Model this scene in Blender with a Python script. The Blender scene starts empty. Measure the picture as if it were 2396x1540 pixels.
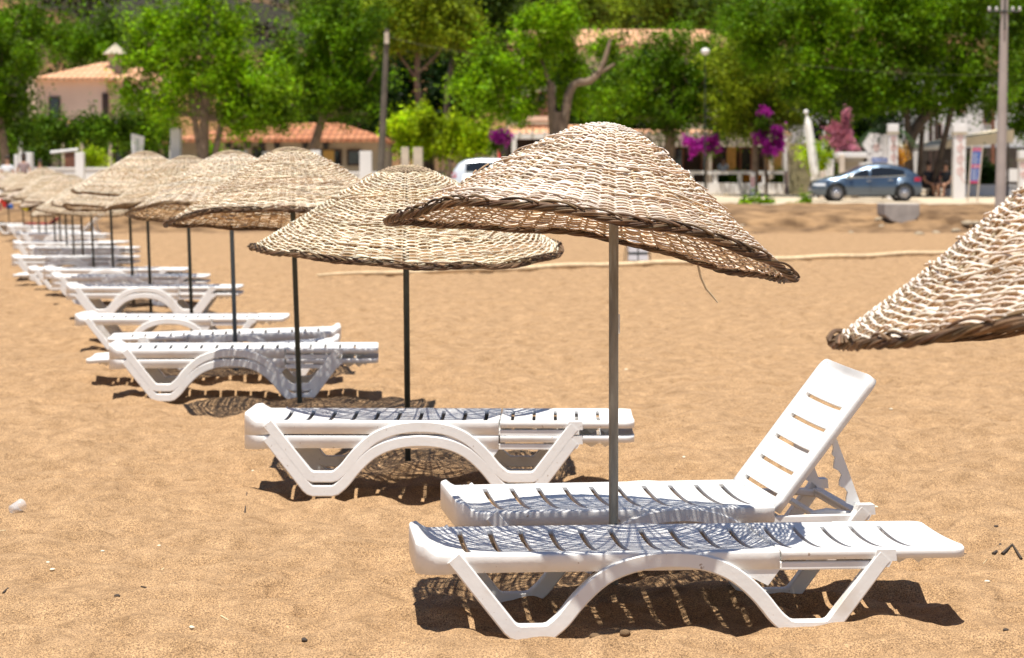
import bpy, bmesh, math, random
import numpy as np
from mathutils import Vector, Matrix
R = math.radians
random.seed(7)
C = bpy.context.scene.collection
SC = bpy.context.scene

# ---------------------------------------------------------------- camera
CAM_H = 1.55
F = 5657.0                      # focal length in units of a 2396-wide picture (85 mm on 36 mm)
TH = math.atan(346.0 / F)       # pitch down
cam_d = bpy.data.cameras.new('camera')
cam = bpy.data.objects.new('camera', cam_d); C.objects.link(cam)
cam.location = (0, 0, CAM_H); cam.rotation_euler = (math.pi/2 - TH, 0, 0)
cam_d.sensor_width = 36; cam_d.lens = 85.0
cam_d.clip_start = 0.1; cam_d.clip_end = 3000
cam_d.dof.use_dof = True; cam_d.dof.focus_distance = 9.0; cam_d.dof.aperture_fstop = 5.2
cam_d.dof.aperture_blades = 9
SC.camera = cam

# ---------------------------------------------------------------- sky and sun
SUN_EL, SUN_AZ = 76.0, -166.0     # azimuth clockwise from +Y (the viewing direction)
w = bpy.data.worlds.new("World"); SC.world = w; w.use_nodes = True
nt = w.node_tree; bg = nt.nodes['Background']
sky = nt.nodes.new('ShaderNodeTexSky'); sky.sky_type = 'NISHITA'; sky.sun_disc = False
sky.sun_elevation = R(SUN_EL); sky.sun_rotation = R(SUN_AZ); sky.air_density = 0.8; sky.dust_density = 0.0; sky.ozone_density = 3.0
nt.links.new(sky.outputs[0], bg.inputs[0]); bg.inputs[1].default_value = 0.072
sun_d = bpy.data.lights.new('sun', 'SUN'); sun_d.energy = 5.0; sun_d.angle = R(0.5); sun_d.color = (1.0, 0.95, 0.86)
sun = bpy.data.objects.new('sun', sun_d); C.objects.link(sun)
sdir = Vector((math.sin(R(SUN_AZ))*math.cos(R(SUN_EL)), math.cos(R(SUN_AZ))*math.cos(R(SUN_EL)), math.sin(R(SUN_EL))))
sun.rotation_euler = sdir.to_track_quat('Z', 'Y').to_euler()
SC.view_settings.view_transform = 'Standard'; SC.view_settings.look = 'None'
SC.view_settings.exposure = 0.56; SC.view_settings.gamma = 1.0
SC.render.film_transparent = False
try:
    SC.cycles.use_denoising = True; SC.cycles.max_bounces = 8
    SC.cycles.transparent_max_bounces = 8
except Exception: pass

# ---------------------------------------------------------------- measuring helpers
cT, sT = math.cos(TH), math.sin(TH)
def P(u, v, D):
    """world point at distance Y=D seen at (u,v) of the 2396x1540 picture"""
    t = (770.0 - v) / F
    h = D * (t*cT - sT) / (cT + t*sT)
    zc = D*cT - h*sT
    return Vector(((u - 1198.0)/F*zc, D, CAM_H + h))
def S(D): return F / D          # picture units per metre at D

# ---------------------------------------------------------------- object helpers
def tag(o, label=None, cat=None, group=None, kind=None):
    if label: o['label'] = label
    if cat: o['category'] = cat
    if group: o['group'] = group
    if kind: o['kind'] = kind
    return o
def empty(name, loc=(0,0,0), label=None, cat=None, group=None, rz=0):
    o = bpy.data.objects.new(name, None); C.objects.link(o)
    o.location = loc; o.rotation_euler = (0, 0, rz); o.empty_display_size = .2
    return tag(o, label, cat, group)
def link(name, me, mat=None, parent=None):
    if mat is not None and len(me.materials) == 0: me.materials.append(mat)
    o = bpy.data.objects.new(name, me); C.objects.link(o)
    if parent is not None: o.parent = parent
    return o
def kids(o): return [x for x in bpy.data.objects if x.parent == o]
def copy_tree(o, parent=None, ch=None):
    c = o.copy(); C.objects.link(c)
    if parent is not None: c.parent = parent
    for k in kids(o): copy_tree(k, c)
    return c

class MB:
    """collects simple solids into one mesh"""
    def __init__(s): s.v = []; s.f = []; s.sm = []
    def add(s, vs, fs, smooth=False):
        b = len(s.v); s.v += [tuple(v) for v in vs]
        s.f += [tuple(b+i for i in f) for f in fs]; s.sm += [smooth]*len(fs)
        return s
    def box(s, x0, x1, y0, y1, z0, z1, M=None):
        vs = [Vector(p) for p in ((x0,y0,z0),(x1,y0,z0),(x1,y1,z0),(x0,y1,z0),(x0,y0,z1),(x1,y0,z1),(x1,y1,z1),(x0,y1,z1))]
        if M: vs = [M @ v for v in vs]
        return s.add(vs, [(0,3,2,1),(4,5,6,7),(0,1,5,4),(1,2,6,5),(2,3,7,6),(3,0,4,7)])
    def tube(s, pts, rad, n=8, smooth=True, cap=True):
        pts = [Vector(p) for p in pts]; m = len(pts)
        rad = rad if isinstance(rad, (list, tuple)) else [rad]*m
        vs = []; up = None
        for i, p in enumerate(pts):
            d = (pts[min(i+1, m-1)] - pts[max(i-1, 0)]).normalized()
            if up is None:
                up = Vector((0,0,1)) if abs(d.z) < .9 else Vector((1,0,0))
            a = d.cross(up).normalized(); b = a.cross(d).normalized(); up = b
            for k in range(n):
                t = 2*math.pi*k/n; vs.append(p + (a*math.cos(t) + b*math.sin(t))*rad[i])
        fs = [(i*n+k, i*n+(k+1)%n, (i+1)*n+(k+1)%n, (i+1)*n+k) for i in range(m-1) for k in range(n)]
        s.add(vs, fs, smooth)
        if cap:
            s.add(vs[:n], [tuple(range(n))]); s.add(vs[-n:], [tuple(reversed(range(n)))])
        return s
    def lathe(s, prof, c=(0,0,0), n=20, axis='z', smooth=True):
        vs = []
        for r, z in prof:
            for k in range(n):
                t = 2*math.pi*k/n; a, b = r*math.cos(t), r*math.sin(t)
                p = (a, b, z) if axis == 'z' else ((a, z, b) if axis == 'y' else (z, a, b))
                vs.append((p[0]+c[0], p[1]+c[1], p[2]+c[2]))
        m = len(prof)
        return s.add(vs, [(i*n+k, i*n+(k+1)%n, (i+1)*n+(k+1)%n, (i+1)*n+k) for i in range(m-1) for k in range(n)], smooth)
    def prism(s, poly, y0, y1, M=None):
        """polygon in XZ extruded along Y"""
        n = len(poly)
        vs = [Vector((x, y0, z)) for x, z in poly] + [Vector((x, y1, z)) for x, z in poly]
        if M: vs = [M @ v for v in vs]
        return s.add(vs, [tuple(range(n)), tuple(reversed(range(n, 2*n)))] + [(i, i+n, (i+1)%n+n, (i+1)%n) for i in range(n)])
    def mesh(s, name):
        me = bpy.data.meshes.new(name); me.from_pydata(s.v, [], s.f)
        me.polygons.foreach_set('use_smooth', s.sm); me.update(); 
        bm = bmesh.new(); bm.from_mesh(me); bmesh.ops.recalc_face_normals(bm, faces=bm.faces); bm.to_mesh(me); bm.free()
        return me
    def build(s, name, mat, parent=None, bevel=0, seg=2):
        o = link(name, s.mesh(name), mat, parent)
        if bevel:
            b = o.modifiers.new('bevel', 'BEVEL'); b.width = bevel; b.segments = seg; b.limit_method = 'ANGLE'; b.angle_limit = R(35)
        return o

def np_mesh(name, V, Fq, smooth=True):
    me = bpy.data.meshes.new(name); n = len(V); m = len(Fq); k = Fq.shape[1]
    me.vertices.add(n); me.vertices.foreach_set('co', np.ascontiguousarray(V, dtype=np.float32).ravel())
    me.loops.add(m*k); me.loops.foreach_set('vertex_index', np.ascontiguousarray(Fq, dtype=np.int32).ravel())
    me.polygons.add(m); me.polygons.foreach_set('loop_start', np.arange(0, m*k, k, dtype=np.int32))
    me.polygons.foreach_set('loop_total', np.full(m, k, dtype=np.int32))
    me.polygons.foreach_set('use_smooth', np.full(m, smooth))
    me.update(calc_edges=True); me.validate()
    return me

# ---------------------------------------------------------------- materials
def mat(name, col, rough=.6, spec=.5, metal=0, var=0, vscale=5, bump=0, bscale=30, island=0, trans=0, coat=0, alpha=None, col2=None, detail=4, stretch=None, emis=None):
    m = bpy.data.materials.new(name); m.use_nodes = True; t = m.node_tree; p = t.nodes['Principled BSDF']
    p.inputs['Roughness'].default_value = rough; p.inputs['Metallic'].default_value = metal
    p.inputs['Specular IOR Level'].default_value = spec; p.inputs['Coat Weight'].default_value = coat
    p.inputs['Coat Roughness'].default_value = .05
    c = tuple(col) + (1,); p.inputs['Base Color'].default_value = c
    out = None; tc = None
    def coords():
        nonlocal tc
        if tc is None:
            tcn = t.nodes.new('ShaderNodeTexCoord'); tc = tcn.outputs['Object']
            if stretch:
                mp = t.nodes.new('ShaderNodeMapping'); mp.inputs['Scale'].default_value = stretch
                t.links.new(tc, mp.inputs[0]); tc = mp.outputs[0]
        return tc
    if var or col2:
        n = t.nodes.new('ShaderNodeTexNoise'); n.inputs['Scale'].default_value = vscale; n.inputs['Detail'].default_value = detail
        t.links.new(coords(), n.inputs['Vector'])
        r = t.nodes.new('ShaderNodeValToRGB')
        lo = tuple(max(0, x*(1-var)) for x in col) + (1,); hi = tuple(min(1, x*(1+var)) for x in col) + (1,)
        if col2: lo, hi = c, tuple(col2) + (1,)
        r.color_ramp.elements[0].position = .35; r.color_ramp.elements[1].position = .65
        r.color_ramp.elements[0].color = lo; r.color_ramp.elements[1].color = hi
        t.links.new(n.outputs['Fac'], r.inputs[0]); out = r.outputs[0]
    if island:
        g = t.nodes.new('ShaderNodeNewGeometry')
        mr = t.nodes.new('ShaderNodeMapRange'); mr.inputs[3].default_value = 1-island; mr.inputs[4].default_value = 1+island
        t.links.new(g.outputs['Random Per Island'], mr.inputs[0])
        h = t.nodes.new('ShaderNodeHueSaturation'); h.inputs['Color'].default_value = c
        if out: t.links.new(out, h.inputs['Color'])
        t.links.new(mr.outputs[0], h.inputs['Value'])
        m2 = t.nodes.new('ShaderNodeMath'); m2.operation = 'MULTIPLY'; m2.inputs[1].default_value = 7.31
        fr = t.nodes.new('ShaderNodeMath'); fr.operation = 'FRACT'
        t.links.new(g.outputs['Random Per Island'], m2.inputs[0]); t.links.new(m2.outputs[0], fr.inputs[0])
        mh = t.nodes.new('ShaderNodeMapRange'); mh.inputs[3].default_value = .485; mh.inputs[4].default_value = .515
        t.links.new(fr.outputs[0], mh.inputs[0]); t.links.new(mh.outputs[0], h.inputs['Hue'])
        out = h.outputs[0]
    if out: t.links.new(out, p.inputs['Base Color'])
    if bump:
        n = t.nodes.new('ShaderNodeTexNoise'); n.inputs['Scale'].default_value = bscale; n.inputs['Detail'].default_value = 5
        t.links.new(coords(), n.inputs['Vector'])
        b = t.nodes.new('ShaderNodeBump'); b.inputs['Strength'].default_value = bump; b.inputs['Distance'].default_value = .02
        t.links.new(n.outputs['Fac'], b.inputs['Height']); t.links.new(b.outputs[0], p.inputs['Normal'])
    if trans:
        tr = t.nodes.new('ShaderNodeBsdfTranslucent'); mx = t.nodes.new('ShaderNodeMixShader'); mx.inputs[0].default_value = trans
        if out: t.links.new(out, tr.inputs[0])
        else: tr.inputs[0].default_value = c
        o = t.nodes['Material Output']
        t.links.new(p.outputs[0], mx.inputs[1]); t.links.new(tr.outputs[0], mx.inputs[2]); t.links.new(mx.outputs[0], o.inputs[0])
    if alpha is not None: p.inputs['Alpha'].default_value = alpha
    if emis: p.inputs['Emission Color'].default_value = tuple(emis)+(1,); p.inputs['Emission Strength'].default_value = 1
    return m

def sand_mat():
    m = bpy.data.materials.new('sand'); m.use_nodes = True; t = m.node_tree; p = t.nodes['Principled BSDF']
    L = t.links; N = t.nodes.new
    p.inputs['Roughness'].default_value = .9; p.inputs['Specular IOR Level'].default_value = .25
    tc = N('ShaderNodeTexCoord')
    def noise(s, d=3, rough=.6):
        n = N('ShaderNodeTexNoise'); n.inputs['Scale'].default_value = s; n.inputs['Detail'].default_value = d
        n.inputs['Roughness'].default_value = rough; L.new(tc.outputs['Object'], n.inputs['Vector']); return n.outputs['Fac']
    r = N('ShaderNodeValToRGB'); r.color_ramp.elements[0].position = .3; r.color_ramp.elements[1].position = .7
    r.color_ramp.elements[0].color = (.240,.146,.073,1); r.color_ramp.elements[1].color = (.455,.293,.162,1)
    L.new(noise(7, 10, .72), r.inputs[0])
    # grains: dark and light specks
    g = N('ShaderNodeValToRGB'); e = g.color_ramp.elements
    e[0].position = .30; e[0].color = (.20,.17,.15,1); e[1].position = .50; e[1].color = (1,1,1,1)
    x = e.new(.66); x.color = (1.8,1.75,1.6,1)
    L.new(noise(190, 2, .8), g.inputs[0])
    mx = N('ShaderNodeMix'); mx.data_type = 'RGBA'; mx.blend_type = 'MULTIPLY'; mx.inputs[0].default_value = .95
    L.new(r.outputs[0], mx.inputs[6]); L.new(g.outputs[0], mx.inputs[7])
    L.new(mx.outputs[2], p.inputs['Base Color'])
    b = N('ShaderNodeBump'); b.inputs['Strength'].default_value = .55; b.inputs['Distance'].default_value = .006
    L.new(noise(120, 4, .75), b.inputs['Height'])
    b2 = N('ShaderNodeBump'); b2.inputs['Strength'].default_value = .9; b2.inputs['Distance'].default_value = .04
    L.new(noise(14, 4, .6), b2.inputs['Height']); L.new(b2.outputs[0], b.inputs['Normal'])
    L.new(b.outputs[0], p.inputs['Normal'])
    return m

def stripe_mat(name, col, col2, scale, axis='Z', bump=.6, rough=.75, var=.15):
    """ribbed surface (roof tiles, reed screen)"""
    m = mat(name, col, rough=rough, col2=col2, vscale=1.5, detail=6); t = m.node_tree; p = t.nodes['Principled BSDF']
    tc = t.nodes.new('ShaderNodeTexCoord')
    def wv(ax, sc):
        w_ = t.nodes.new('ShaderNodeTexWave'); w_.bands_direction = ax; w_.inputs['Scale'].default_value = sc
        w_.inputs['Distortion'].default_value = .6; t.links.new(tc.outputs['Object'], w_.inputs['Vector']); return w_.outputs['Fac']
    a = wv(axis, scale)
    src = p.inputs['Base Color'].links[0].from_socket; x = t.nodes.new('ShaderNodeMix'); x.data_type = 'RGBA'; x.blend_type = 'MULTIPLY'; x.inputs[0].default_value = .55
    c2 = t.nodes.new('ShaderNodeMath'); c2.operation = 'MULTIPLY'; t.links.new(a, c2.inputs[0]); t.links.new(wv('Z', scale*1.3), c2.inputs[1]); pw = t.nodes.new('ShaderNodeMath'); pw.operation = 'POWER'; pw.inputs[1].default_value = .4; t.links.new(c2.outputs[0], pw.inputs[0])
    t.links.new(src, x.inputs[6]); t.links.new(pw.outputs[0], x.inputs[7]); t.links.new(x.outputs[2], p.inputs['Base Color'])
    _ = 0; b = t.nodes.new('ShaderNodeBump'); b.inputs['Strength'].default_value = bump; b.inputs['Distance'].default_value = .06
    t.links.new(a, b.inputs['Height']); t.links.new(b.outputs[0], p.inputs['Normal'])
    return m

M = {}
M['plastic'] = mat('white_plastic', (.80,.79,.77), rough=.40, var=.05, vscale=5, bump=.05, bscale=60)
def specks(m, col, scale, lo, hi, amt=1):
    t = m.node_tree; b = t.nodes['Principled BSDF']; src = b.inputs['Base Color'].links[0].from_socket
    tc = t.nodes.new('ShaderNodeTexCoord'); oi = t.nodes.new('ShaderNodeObjectInfo'); ad = t.nodes.new('ShaderNodeVectorMath'); t.links.new(tc.outputs['Object'], ad.inputs[0]); t.links.new(oi.outputs['Location'], ad.inputs[1])
    n = t.nodes.new('ShaderNodeTexNoise'); n.inputs['Scale'].default_value = scale; n.inputs['Detail'].default_value = 3; t.links.new(ad.outputs[0], n.inputs['Vector'])
    mr = t.nodes.new('ShaderNodeMapRange'); mr.inputs[1].default_value = lo; mr.inputs[2].default_value = hi; mr.inputs[4].default_value = amt; t.links.new(n.outputs['Fac'], mr.inputs[0])
    x = t.nodes.new('ShaderNodeMix'); x.data_type = 'RGBA'; t.links.new(mr.outputs[0], x.inputs[0]); t.links.new(src, x.inputs[6]); x.inputs[7].default_value = tuple(col)+(1,); t.links.new(x.outputs[2], b.inputs['Base Color'])
specks(M['plastic'], (.30,.20,.12), 42, .70, .76, .8); specks(M['plastic'], (.55,.46,.36), 7, .60, .80, .5)
M['plastic_old'] = mat('weathered_white_plastic', (.74,.72,.70), rough=.5, var=.05, vscale=4, bump=.05, bscale=60)
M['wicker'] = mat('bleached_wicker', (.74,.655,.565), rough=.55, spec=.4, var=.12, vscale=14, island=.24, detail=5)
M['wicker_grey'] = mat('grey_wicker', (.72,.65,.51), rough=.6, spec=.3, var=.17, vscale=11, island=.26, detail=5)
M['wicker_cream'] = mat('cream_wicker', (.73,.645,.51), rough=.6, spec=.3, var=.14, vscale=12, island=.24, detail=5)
M['braid'] = mat('brown_braid', (.13,.078,.042), rough=.6, spec=.3, island=.7, var=.3, vscale=18)
M['stake'] = mat('stake_wood', (.34,.25,.16), rough=.7, island=.25)
def underside(m, col):  # unbleached brown below; side faces also browned in colour to cut their sunlit brightness
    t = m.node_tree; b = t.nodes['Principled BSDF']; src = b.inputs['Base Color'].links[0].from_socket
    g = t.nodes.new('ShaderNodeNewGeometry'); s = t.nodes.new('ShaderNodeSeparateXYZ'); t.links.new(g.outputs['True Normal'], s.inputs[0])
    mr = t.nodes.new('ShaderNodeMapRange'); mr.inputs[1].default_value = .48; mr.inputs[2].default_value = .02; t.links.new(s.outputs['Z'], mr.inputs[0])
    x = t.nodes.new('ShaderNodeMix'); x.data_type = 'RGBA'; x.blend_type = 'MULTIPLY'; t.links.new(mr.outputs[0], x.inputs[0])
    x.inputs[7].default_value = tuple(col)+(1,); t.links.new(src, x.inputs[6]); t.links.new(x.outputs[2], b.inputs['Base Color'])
M['wicker_brown'] = mat('weathered_brown_wicker', (.40,.31,.20), rough=.7, spec=.2, var=.2, vscale=14, island=.25)
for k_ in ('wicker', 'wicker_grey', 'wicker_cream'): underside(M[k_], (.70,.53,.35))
M['pole_grey'] = mat('galvanised_pole', (.24,.22,.18), rough=.5, metal=.35, var=.3, vscale=22, bump=.1, stretch=(1,1,.12))
M['pole_dark'] = mat('dark_green_pole', (.022,.030,.022), rough=.45, var=.3, vscale=20)
M['pole_blue'] = mat('slate_blue_pole', (.075,.10,.115), rough=.5, var=.2, vscale=10)
M['sand'] = sand_mat()
# ================================================================ GROUND
rng = np.random.default_rng(11)
TAB = rng.random((256, 256))
def vnoise(x, y):
    xi = np.floor(x).astype(int); yi = np.floor(y).astype(int); fx = x-xi; fy = y-yi
    fx = fx*fx*fx*(fx*(fx*6-15)+10); fy = fy*fy*fy*(fy*(fy*6-15)+10)
    a = TAB[xi & 255, yi & 255]; b = TAB[(xi+1) & 255, yi & 255]; c = TAB[xi & 255, (yi+1) & 255]; d = TAB[(xi+1) & 255, (yi+1) & 255]
    return (a*(1-fx)+b*fx)*(1-fy) + (c*(1-fx)+d*fx)*fy - .5
def fbm(x, y, o=3):
    s = 0; a = 1
    for i in range(o):
        s = s + a*vnoise(x*2**i + 17.3*i, y*2**i + 9.1*i); a *= .5
    return s
T1 = rng.random((128,128)); T2 = rng.random((128,128)); T3 = rng.random((128,128))
def dents(x, y):
    """trampled sand: bowls that meet in soft crests"""
    xi = np.floor(x).astype(int); yi = np.floor(y).astype(int)
    s = np.zeros_like(x)
    for i in (-1,0,1):
        for j in (-1,0,1):
            a = (xi+i) & 127; b = (yi+j) & 127
            d2 = (x-xi-i-T1[a,b])**2 + (y-yi-j-T2[a,b])**2
            s += np.exp(-9*d2)*(.5+T3[a,b])
    return -np.log(s+.12)
MOUNDS = [(-.58,13.3,.09,.03),(-1.47,16.58,.10,.03),(.39,9.06,.08,.02),(.30,7.92,.05,.012),(.52,7.86,.07,.014)]
for lx_, ly_, la_ in ((-.325,8.24,5.2),(-.205,9.36,9.0),(-1.328,11.84,-1.0),(-2.845,16.95,3.0)):
    c_, s_ = math.cos(R(la_)), math.sin(R(la_))
    for fx_ in (.36,.44,1.34,1.42):
        for fy_ in (-.02,.66): MOUNDS.append((lx_+c_*fx_-s_*fy_, ly_+s_*fx_+c_*fy_, .075, .017))
def sand_h(x, y):
    wx = x + .22*vnoise(x*1.7, y*1.7); wy = y + .22*vnoise(x*1.7+40, y*1.7+13)
    h = .035*fbm(x/1.7, y/1.7, 2)
    h = h + .0225*dents(wx/.26, wy/.20) + .031*(.5-2*np.abs(vnoise(wx/.38+5, wy/.17)))*(.5+1.2*np.abs(vnoise(wx/1.3, wy/1.3+7)))
    h = h + .022*dents(wx/.62+7, wy/.42+3)
    r1 = 1-2*np.abs(vnoise(wx/.17+3, wy/.085+9)); r2 = 1-2*np.abs(vnoise(wx/.09+31, wy/.05+4))
    h = h + .011*np.maximum(r1, .35)*(.6+.9*vnoise(wx/.8+2, wy/.8)) + .0045*np.maximum(r2, .3)
    for mx_, my_, mr_, mh_ in MOUNDS: h = h + mh_*np.exp(-(((x-mx_)/mr_)**2+((y-my_)/(mr_*.8))**2))
    h = h + .005*vnoise(wx/.07, wy/.045) + .0035*vnoise(wx/.03+3, wy/.022)
    h = h + .014*np.exp(-((y-7.90-.03*np.sin(x*5))/.09)**2)*np.clip((x+.55)*4, 0, 1)*np.clip((1.95-x)*3, 0, 1)*(.6+.8*vnoise(x*3+3, y*0+.5))
    # shallow hollow under the nearest lounger
    h = h - .034*np.exp(-((y-8.50)/.48)**6)*np.clip((x+.5)*4, 0, 1)*np.clip((1.9-x)*3, 0, 1) - .012*np.exp(-((y-12.1)/.6)**4)*np.clip((x+1.6)*3, 0, 1)*np.clip((.8-x)*3, 0, 1)
    return h - SAND_MEAN
SAND_MEAN = 0.0
ts = np.linspace(-.34, .34, 820); Ds = 6.6*np.exp(np.linspace(0, math.log(75/6.6), 900))
_a, _b = np.meshgrid(np.linspace(-6,6,200), np.linspace(7,25,200)); SAND_MEAN = float(np.mean(sand_h(_a, _b)))+.004
TT, DD = np.meshgrid(ts, Ds); X = TT*DD; Y = DD
fade = np.clip(1.15 - DD/90, .3, 1)
Z = sand_h(X, Y)*fade
gr, gc = X.shape
idx = np.arange(gr*gc).reshape(gr, gc)
Fq = np.stack([idx[:-1,:-1], idx[:-1,1:], idx[1:,1:], idx[1:,:-1]], -1).reshape(-1, 4)
sand = link('beach_sand', np_mesh('beach_sand', np.stack([X.ravel(), Y.ravel(), Z.ravel()], 1), Fq), M['sand'])
tag(sand, kind='structure')
def gz(x, y): return float(sand_h(np.array([x]), np.array([y]))[0])

# wide ground sheet under everything, to the horizon
g = MB(); g.add([(-900,-300,-.12),(900,-300,-.12),(900,90,-.12),(-900,90,-.12)], [(0,1,2,3)])
tag(g.build('ground', M['sand']), kind='structure')

# dirt bank between beach and road
M['dirt'] = mat('dirt', (.100,.052,.019), rough=.95, col2=(.32,.19,.088), vscale=1.3, detail=8, bump=.8, bscale=6)
M['road'] = mat('dusty_road', (.45,.36,.25), rough=.9, col2=(.60,.49,.35), vscale=.5, detail=8, bump=.3, bscale=8)
xs = np.linspace(-60, 60, 620); ys = np.linspace(69.5, 86, 110)
XX, YY = np.meshgrid(xs, ys)
def road_z(y): return .66 + (y-84)*.0115
foot = 71.5 + 1.2*vnoise(XX/6, YY*0+2) 
tt = np.clip((YY-foot)/(8.5+1.5*vnoise(XX/5+9, YY*0)), 0, 1); tt = tt*tt*(3-2*tt)
ZZ = -.03 + tt*(road_z(YY)+.03+.03) + tt*(1-tt)*4*.30*fbm(XX/1.1, YY/1.1, 4) + .03*fbm(XX/.5, YY/.5, 2)*(1-tt*.6) + .10*tt*(1-tt)*4*np.abs(fbm(XX/.45+9, YY/.6, 3))
ZZ = ZZ + (.12+.10*fbm(XX/.8, YY/2, 3))*np.exp(-((YY-82.8)/1.1)**2)
ZZ = np.where(YY > 84.5, road_z(YY)-.02, ZZ); ZZ[0,:] -= .12
gr, gc = XX.shape; idx = np.arange(gr*gc).reshape(gr, gc)
Fq = np.stack([idx[:-1,:-1], idx[:-1,1:], idx[1:,1:], idx[1:,:-1]], -1).reshape(-1, 4)
bank = link('dirt_bank', np_mesh('dirt_bank', np.stack([XX.ravel(), YY.ravel(), ZZ.ravel()], 1), Fq), M['dirt']); tag(bank, kind='structure')
rd = MB(); rd.add([(-300,84.6,road_z(84.6)),(300,84.6,road_z(84.6)),(300,112,road_z(112)),(-300,112,road_z(112))], [(0,1,2,3)])
tag(rd.build('road', M['road']), kind='structure')
M['paving'] = mat('paving', (.40,.33,.25), rough=.9, var=.2, vscale=1, bump=.2)
pv = MB(); pv.add([(-300,112.0,road_z(112)+.12),(300,112.0,road_z(112)+.12),(300,260,2.7),(-300,260,2.7)], [(0,1,2,3)])
pv.add([(-300,112,road_z(112)-.05),(300,112,road_z(112)-.05),(300,112,road_z(112)+.12),(-300,112,road_z(112)+.12)], [(0,1,2,3)])
tag(pv.build('pavement', M['paving']), kind='structure')
M['shade_soil'] = mat('soil', (.12,.09,.05), rough=.95, var=.3)

# hillside
M['hill'] = mat('hillside_soil', (.020,.017,.007), rough=.95, col2=(.26,.13,.05), vscale=.045, detail=9)
M['hill'].node_tree.nodes['Color Ramp'].color_ramp.elements[0].position = .50
M['hill'].node_tree.nodes['Color Ramp'].color_ramp.elements[1].position = .60
xs = np.linspace(-260, 260, 200); ys = np.linspace(200, 520, 110); XX, YY = np.meshgrid(xs, ys)
ZZ = 1.5 + np.clip((YY-205)/300, 0, 1)**.85*95 + 9*fbm(XX/40, YY/40, 5)*np.clip((YY-200)/40, 0, 1)
gr, gc = XX.shape; idx = np.arange(gr*gc).reshape(gr, gc)
Fq = np.stack([idx[:-1,:-1], idx[:-1,1:], idx[1:,1:], idx[1:,:-1]], -1).reshape(-1, 4)
tag(link('hillside', np_mesh('hillside', np.stack([XX.ravel(), YY.ravel(), ZZ.ravel()], 1), Fq), M['hill']), kind='structure')
def hill_z(x, y): return 1.5 + min(max((y-205)/300, 0), 1)**.85*95 + 9*float(fbm(np.array([x/40]), np.array([y/40]), 5)[0])*min(max((y-200)/40, 0), 1)

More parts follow.
